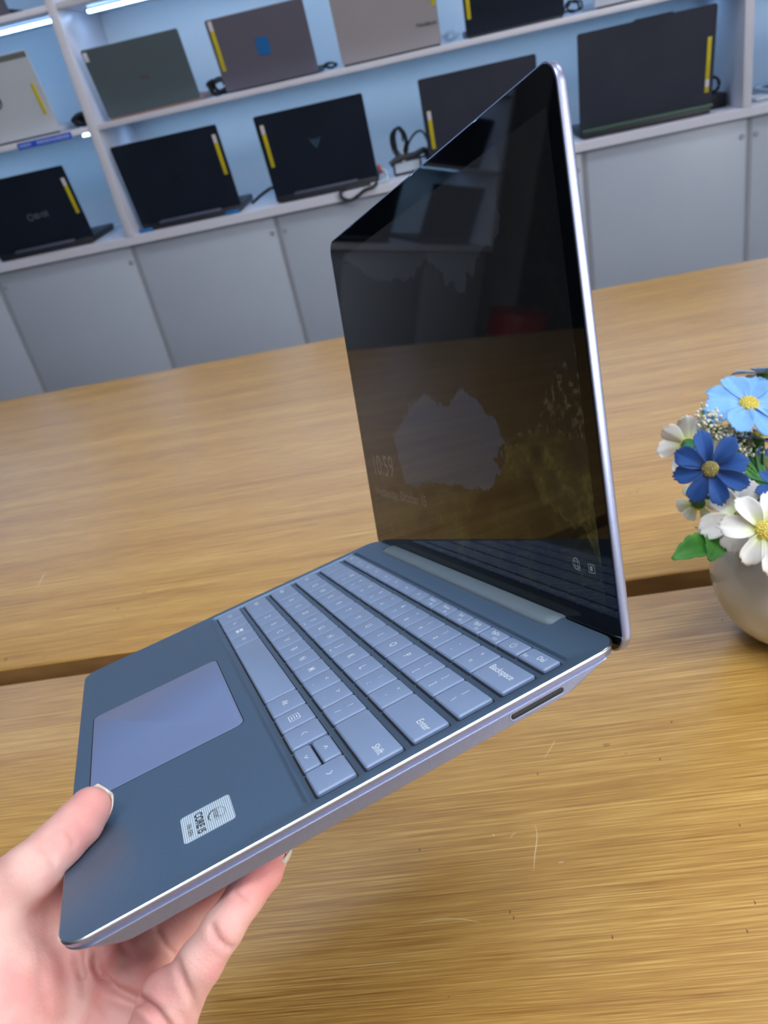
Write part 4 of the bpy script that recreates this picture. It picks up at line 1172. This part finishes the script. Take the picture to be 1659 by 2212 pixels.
leafy('dark green leafy twig behind the stems', [((1640, 1075, 612), (1585, 1040, 606), 26, (0, -0.4, -1)), ((1650, 1060, 612), (1600, 1005, 608), 20, (-0.2, -0.2, -1)), ((1655, 1075, 606), (1575, 1075, 600), 24, (0, -0.6, -0.8)), ((1660, 1050, 620), (1618, 985, 620), 18, (0.2, 0, -1))], [(1690, 1140, 615), (1660, 1080, 612), (1640, 1050, 612)])
leafy('green leafy twig low in the bouquet at the bowl opening', [((1620, 1165, 590), (1570, 1180, 584), 30, (0, -0.5, -0.8)), ((1650, 1180, 585), (1620, 1205, 575), 22, (0, -0.5, -0.8)), ((1640, 1110, 606), (1570, 1100, 600), 26, (0, -0.5, -0.8))], [(1690, 1170, 600), (1660, 1165, 595), (1630, 1165, 591)])

# ------------------------------------------------------------------ the hand: one continuous surface from a smooth union of limbs
def LP(x, y, z):             # point given in the laptop's own millimetres -> camera axes
    return RL @ np.array([x, y, z], float) + TL
def chain(*pts): return [(np.asarray(p, float), r) for p, r in pts]
C_ = lambda u, v, d: CP(u, v, d)
thumb = chain((C_(194, 1747, 293), 7.9), (C_(166, 1784, 287), 8.6), (C_(124, 1828, 279), 8.9), (C_(60, 1892, 270), 10.2), (C_(-30, 1975, 268), 14))
thenar = chain((C_(-30, 1975, 268), 14), (C_(-20, 2170, 258), 22), (C_(-70, 2600, 240), 20))
web = chain((C_(40, 1950, 279), 12.5), (C_(82, 1962, 285), 12.5), (C_(75, 2030, 283), 14), (C_(110, 2025, 289), 10.5))
index_mc = chain((C_(120, 2025, 290), 11.5), (C_(40, 2350, 262), 15), (C_(-40, 2700, 238), 18))
middle_mc = chain((C_(205, 2060, 281), 11.5), (C_(120, 2380, 258), 15), (C_(0, 2720, 238), 18))
ring_mc = chain((C_(300, 2095, 268), 11.0), (C_(210, 2400, 250), 14), (C_(60, 2720, 235), 18))
pinky_mc = chain((C_(368, 2160, 246), 9.6), (C_(300, 2400, 238), 13), (C_(100, 2700, 230), 17))
index_f = chain((C_(120, 2025, 290), 10.0), (LP(203, 22, -24), 8.2), (LP(194, 46, -20.5), 7.8), (LP(190, 66, -19.0), 6.8))
middle_f = chain((C_(205, 2060, 281), 10.0), (LP(228, 36, -25), 8.2), (LP(218, 62, -20.5), 7.8), (LP(213, 84, -19.0), 6.8))
ring_f = chain((C_(300, 2095, 268), 9.4), (C_(355, 2020, 274), 8.6), (LP(248, 60, -21), 7.6), (LP(240, 84, -19.0), 6.6))
pinky_f = chain((C_(385, 2150, 245), 8.0), (C_(432, 2080, 244), 6.9), (C_(480, 2008, 247), 6.4), (C_(530, 1935, 255), 6.1), (C_(572, 1886, 262), 5.6), (C_(592, 1858, 267), 4.6))
forearm = chain((C_(30, 2700, 236), 21), (C_(-60, 3000, 225), 24), (C_(-190, 3400, 222), 27))
VS = 0.95
lo = np.array([-215.0, 84.0, 188.0]); hi = np.array([-18.0, 318.0, 345.0])
ax = [np.arange(lo[i], hi[i], VS) for i in range(3)]
X, Y, Z = np.meshgrid(*ax, indexing='ij')
Pg = np.stack([X, Y, Z], -1).astype(np.float32)
def smin(a, b, k):
    h = np.clip(0.5 + 0.5 * (b - a) / k, 0, 1)
    return b * (1 - h) + a * h - k * h * (1 - h)
def seg_sdf(ch, k=2.0):
    out = None
    for (a, ra), (b, rb) in zip(ch[:-1], ch[1:]):
        ab = (b - a).astype(np.float32)
        pa = Pg - a.astype(np.float32)
        t = np.clip((pa @ ab) / float(ab @ ab), 0, 1)
        d = np.sqrt(((pa - t[..., None] * ab) ** 2).sum(-1)) - (ra + (rb - ra) * t)
        out = d if out is None else smin(out, d, k)
    return out
palm = seg_sdf(index_mc)
for c in (middle_mc, ring_mc, pinky_mc): palm = smin(palm, seg_sdf(c), 5.0)
palm = smin(palm, seg_sdf(web), 7.0)
palm = smin(palm, seg_sdf(thenar), 7.0)
palm = smin(palm, seg_sdf(forearm), 12.0)
hand = smin(palm, seg_sdf(thumb), 5.0)
fing = None
for c in (index_f, middle_f, ring_f, pinky_f):
    s = seg_sdf(c)
    fing = s if fing is None else smin(fing, s, 0.8)
hand = smin(hand, fing, 2.6)
del palm, fing

# keep the flesh out of the laptop: it flattens where it presses on base and deck
Pl = (Pg - TL.astype(np.float32)) @ RL.astype(np.float32)       # laptop coordinates
lx, ly, lz = Pl[..., 0], Pl[..., 1], Pl[..., 2]
taper = np.clip(-lz / 11.6, 0, 1)
d_y = -(ly - taper * 15)                     # front edge slopes inward underneath
d_x = lx - (LW - taper * 1.0)
slab = np.maximum(np.maximum(lz - 0.0, -11.8 - lz), np.maximum(d_y, d_x))
hand = np.maximum(hand, -(slab - 0.15))
del Pl, lx, ly, lz, taper, d_y, d_x, slab, X, Y, Z

def surface_nets(S, lo, vs):
    ins = S < 0
    n = S.shape
    # cell has a vertex where its 8 corners differ
    c = [ins[i:n[0] - 1 + i, j:n[1] - 1 + j, k:n[2] - 1 + k] for i in (0, 1) for j in (0, 1) for k in (0, 1)]
    allc = c[0].copy(); anyc = c[0].copy()
    for q in c[1:]: allc &= q; anyc |= q
    act = anyc & ~allc
    idx = -np.ones(act.shape, int)
    cells = np.argwhere(act)
    idx[act] = np.arange(len(cells))
    acc = np.zeros((len(cells), 3)); cnt = np.zeros(len(cells))
    corners = [(i, j, k) for i in (0, 1) for j in (0, 1) for k in (0, 1)]
    for a in range(8):
        for b_ in range(a + 1, 8):
            A, B = np.array(corners[a]), np.array(corners[b_])
            if np.abs(A - B).sum() != 1: continue
            va = S[tuple((cells + A).T)]; vb = S[tuple((cells + B).T)]
            cr = (va < 0) != (vb < 0)
            t = np.where(cr, va / np.where(cr, va - vb, 1), 0)
            acc[cr] += (A + (B - A) * t[:, None])[cr]; cnt[cr] += 1
    verts = lo + (cells + acc / cnt[:, None]) * vs
    faces = []
    for axis in range(3):
        o1, o2 = [(1, 2), (2, 0), (0, 1)][axis]
        sh = [slice(None)] * 3; sh2 = [slice(None)] * 3
        sh[axis] = slice(0, -1); sh2[axis] = slice(1, None)
        diff = ins[tuple(sh)] != ins[tuple(sh2)]
        e = np.argwhere(diff)
        e = e[(e[:, o1] > 0) & (e[:, o2] > 0) & (e[:, o1] < n[o1] - 1) & (e[:, o2] < n[o2] - 1)]
        flip = ins[tuple(e.T)]
        q = []
        for a, b_ in ((-1, -1), (0, -1), (0, 0), (-1, 0)):
            ee = e.copy(); ee[:, o1] += a; ee[:, o2] += b_
            q.append(idx[tuple(ee.T)])
        q = np.stack(q, 1)
        q[~flip] = q[~flip][:, ::-1]
        faces.append(q)
    return verts, np.concatenate(faces)
hv, hf = surface_nets(hand, lo, VS)
del hand, Pg

# smooth a little and press in the creases
def smooth(v, f, it, lam):
    e = np.concatenate([f[:, [0, 1]], f[:, [1, 2]], f[:, [2, 3]], f[:, [3, 0]]])
    deg = np.bincount(e.ravel(), minlength=len(v))[:, None]
    for _ in range(it):
        s = np.zeros_like(v)
        for a in range(3):
            s[:, a] = np.bincount(e[:, 0], weights=v[e[:, 1], a], minlength=len(v)) + np.bincount(e[:, 1], weights=v[e[:, 0], a], minlength=len(v))
        v = v + lam * (s / np.maximum(deg, 1) - v)
    return v
hv = smooth(hv, hf, 4, 0.5)
def vnormals(v, f):
    n = np.cross(v[f[:, 2]] - v[f[:, 0]], v[f[:, 3]] - v[f[:, 1]])
    out = np.zeros_like(v)
    for k in range(4):
        for a in range(3): out[:, a] += np.bincount(f[:, k], weights=n[:, a], minlength=len(v))
    return out / np.maximum(np.linalg.norm(out, axis=1, keepdims=True), 1e-9)
vn = vnormals(hv, hf)
if (vn * (hv - hv.mean(0))).sum() < 0: hf = hf[:, ::-1]; vn = -vn
creases = [  # (pixel polyline, depth mm, half width mm)
    ([(204, 2045), (206, 2075), (214, 2102), (239, 2130), (268, 2145), (297, 2158), (331, 2184), (358, 2216), (380, 2260)], 2.7, 1.5),
    ([(167, 2050), (172, 2085), (180, 2118)], 2.0, 1.4),
    ([(180, 2118), (190, 2160), (215, 2200)], 0.6, 1.6),
    ([(255, 2010), (262, 2040), (280, 2070), (262, 2090)], 0.8, 1.6),
    ([(337, 1998), (345, 2025), (360, 2050), (378, 2066)], 1.2, 1.2),
    ([(378, 2062), (388, 2095), (400, 2128), (420, 2172), (425, 2200)], 1.0, 1.2),
    ([(330, 2184), (360, 2180), (392, 2200), (410, 2230)], 0.4, 1.6),
    ([(503, 1925), (518, 1943), (538, 1958)], 0.7, 0.9),
    ([(457, 1988), (463, 2012), (474, 2032), (488, 2044), (506, 2050)], 0.9, 1.0),
    ([(448, 1996), (455, 2020), (466, 2040)], 0.4, 0.9),
    ([(144, 1782), (150, 1800), (158, 1812), (160, 1830)], 0.45, 1.4),
    ([(92, 1830), (110, 1850), (118, 1872)], 0.4, 1.4),
    ([(80, 2000), (92, 2060), (90, 2120), (110, 2200)], 0.5, 2.2),
    ([(300, 2040), (320, 2060), (318, 2075)], 0.5, 1.2),
    ([(120, 2190), (200, 2180), (290, 2200), (330, 2240)], 0.6, 2.6),
]
uu = 829.5 + F_PX * hv[:, 0] / hv[:, 2]; vv_ = 1106 + F_PX * hv[:, 1] / hv[:, 2]
facing = np.clip(-(vn * hv / np.linalg.norm(hv, axis=1, keepdims=True)).sum(1), 0, 1)
disp_ = np.zeros(len(hv))
for pl, dep, hw in creases:
    pl = np.array([p for p in catmull([(a, b, 0) for a, b in pl], 5)])[:, :2]
    best = np.full(len(hv), 1e9); tpar = np.zeros(len(hv))
    for i, (a, b) in enumerate(zip(pl[:-1], pl[1:])):
        ab = b - a; L2 = ab @ ab
        t = np.clip(((uu - a[0]) * ab[0] + (vv_ - a[1]) * ab[1]) / L2, 0, 1)
        dd = np.hypot(uu - a[0] - t * ab[0], vv_ - a[1] - t * ab[1])
        m_ = dd < best
        best[m_] = dd[m_]; tpar[m_] = ((i + t[m_]) / (len(pl) - 1))
    dmm = best * hv[:, 2] / F_PX
    prof_ = np.exp(-(dmm / hw) ** 2) - 0.10 * np.exp(-((dmm - 2.1 * hw) / (1.1 * hw)) ** 2)
    disp_ -= 1.1 * dep * prof_ * np.clip(np.sin(np.pi * np.clip(tpar, 0.0, 1.0)) * 2.5 + 0.15, 0, 1) * (facing > 0.05)
# soft pads
for (u, v, rr, h) in ((330, 2090, 55, 1.6), (250, 2060, 45, 0.8), (360, 2185, 30, 0.8), (60, 2060, 70, 1.0), (495, 1970, 28, 0.5), (545, 1905, 25, 0.4)):
    disp_ += h * np.exp(-((uu - u) ** 2 + (vv_ - v) ** 2) / rr ** 2) * facing
hv = hv + vn * disp_[:, None]
hw_ = cam2world(hv)
hand_o = empty('tmp_origin')
bpy.data.objects.remove(hand_o)
org = WP(100, 2050, 275)
me = bpy.data.meshes.new('hand')
me.from_pydata([tuple(p) for p in (hw_ - np.array(org))], [], [tuple(int(i) for i in q) for q in hf])
me.validate()
for p in me.polygons: p.use_smooth = True
# skin colour: pink with redder finger pads and knuckle folds; redness also paints shade under the laptop
M_SKIN = bpy.data.materials.new('pale_pink_skin'); M_SKIN.use_nodes = True
nt = M_SKIN.node_tree; b = nt.nodes['Principled BSDF']; L = nt.links.new
tc = nt.nodes.new('ShaderNodeTexCoord')
def nz(sc, det):
    n = nt.nodes.new('ShaderNodeTexNoise'); n.inputs['Scale'].default_value = sc; n.inputs['Detail'].default_value = det; L(tc.outputs['Object'], n.inputs[0]); return n
n1_ = nz(55, 3)
rp = nt.nodes.new('ShaderNodeValToRGB'); e = rp.color_ramp.elements
e[0].position = 0.38; e[0].color = (0.80, 0.50, 0.44, 1); e[1].position = 0.64; e[1].color = (0.74, 0.35, 0.32, 1)
L(n1_.outputs[0], rp.inputs[0])
at = nt.nodes.new('ShaderNodeAttribute'); at.attribute_name = 'flush_shade'
mx = nt.nodes.new('ShaderNodeMix'); mx.data_type = 'RGBA'
L(at.outputs['Fac'], mx.inputs[0]); L(rp.outputs[0], mx.inputs[6]); mx.inputs[7].default_value = (0.74, 0.27, 0.25, 1)
L(mx.outputs[2], b.inputs['Base Color'])
b.inputs['Roughness'].default_value = 0.48
b.inputs['Specular IOR Level'].default_value = 0.4
b.inputs['Subsurface Weight'].default_value = 0.25
b.inputs['Subsurface Radius'].default_value = (0.004, 0.0015, 0.001)
b.inputs['Subsurface Scale'].default_value = 1.0
n2_ = nz(900, 3); n3_ = nz(260, 2)
ad = nt.nodes.new('ShaderNodeMath'); ad.operation = 'ADD'; L(n2_.outputs[0], ad.inputs[0]); L(n3_.outputs[0], ad.inputs[1])
bp = nt.nodes.new('ShaderNodeBump'); bp.inputs['Strength'].default_value = 0.4; bp.inputs['Distance'].default_value = 0.0004
L(ad.outputs[0], bp.inputs['Height']); L(bp.outputs[0], b.inputs['Normal'])
fl_ = np.zeros(len(hv))
def flush_shade_at(p, r, k):
    global fl_
    fl_ = np.maximum(fl_, k * np.exp(-((hv - p) ** 2).sum(1) / r ** 2))
flush_shade_at(C_(205, 1745, 288), 9, 0.7); flush_shade_at(C_(575, 1885, 258), 9, 0.9); flush_shade_at(C_(530, 1935, 250), 8, 0.5)
flush_shade_at(C_(480, 2020, 240), 6, 0.5); flush_shade_at(C_(330, 2090, 255), 9, 0.6); flush_shade_at(C_(560, 1900, 265), 9, 0.6)
for f_ in (index_f, middle_f, ring_f): flush_shade_at(f_[-1][0], 9, 0.7)
fl_ = np.clip(fl_, 0, 1)
av = me.attributes.new('flush_shade', 'FLOAT', 'POINT')
if len(me.vertices) == len(fl_): av.data.foreach_set('value', fl_.astype(np.float32))
me.materials.append(M_SKIN)
hand_o = bpy.data.objects.new('hand', me); COL.objects.link(hand_o)
hand_o.location = org
tag(hand_o, 'left hand gripping the front corner of the raised laptop, thumb on top', 'hand')

# nails: thin curved shells wrapping the far side of the finger tips
M_NAIL = mat('glossy_nude_nail', (0.68, 0.58, 0.50), 0.12, coat=0.6, sss=0.2, alpha=1.0)
def nail(tip, axis_dir, out_dir, length, width, overhang, name):
    """plate whose long axis is axis_dir, curved across, lying on the out_dir side of the tip"""
    a = axis_dir.normalized(); n = (out_dir - a * out_dir.dot(a)).normalized(); s = a.cross(n)
    bm = bmesh.new(); g = []
    for i in range(13):
        t = i / 12
        along = -length * 0.5 + t * length
        ww = width * (1 - 0.38 * max(0, t - 0.7) ** 2 / 0.09) * (0.92 + 0.08 * math.sin(math.pi * t))
        r_ = []
        for j in range(11):
            q = (j / 10) * 2 - 1
            ang = q * 1.15
            x = s * math.sin(ang) * ww / 2
            hgt = math.cos(ang) * width / 2 * 0.78 - 0.00045 * (along / 0.004) ** 2 * 0.6
            r_.append(bm.verts.new(tip + a * (along + overhang) + x + n * hgt))
        g.append(r_)
    for i in range(12):
        for j in range(10): bm.faces.new((g[i][j], g[i + 1][j], g[i + 1][j + 1], g[i][j + 1]))
    o = link_mesh(name, bm, M_NAIL, hand_o, smooth=True)
    for v in o.data.vertices: v.co = v.co - org
    so = o.modifiers.new('thick', 'SOLIDIFY'); so.thickness = 0.0005; so.offset = 1
    return o
tA, tB = WP(192, 1750, 293), WP(166, 1784, 287)
nail(tA, camdir(0.50, -0.82, 0.25), camdir(0.50, 0.0, 0.85), 0.0160, 0.0150, 0.0003, 'thumb_nail')
pA, pB = WP(592, 1858, 267), WP(572, 1886, 262)
nail(pA, (pA - pB).normalized(), camdir(0.85, 0.45, 0.35), 0.011, 0.0095, 0.001, 'little_finger_nail')
for ch in (index_f, middle_f, ring_f):
    a, b2 = Vector(cam2world(ch[-1][0])), Vector(cam2world(ch[-2][0]))
    nail(a, a - b2, -Vector(R_w[:, 2]), 0.011, 0.0115, 0.001, 'finger_nail')
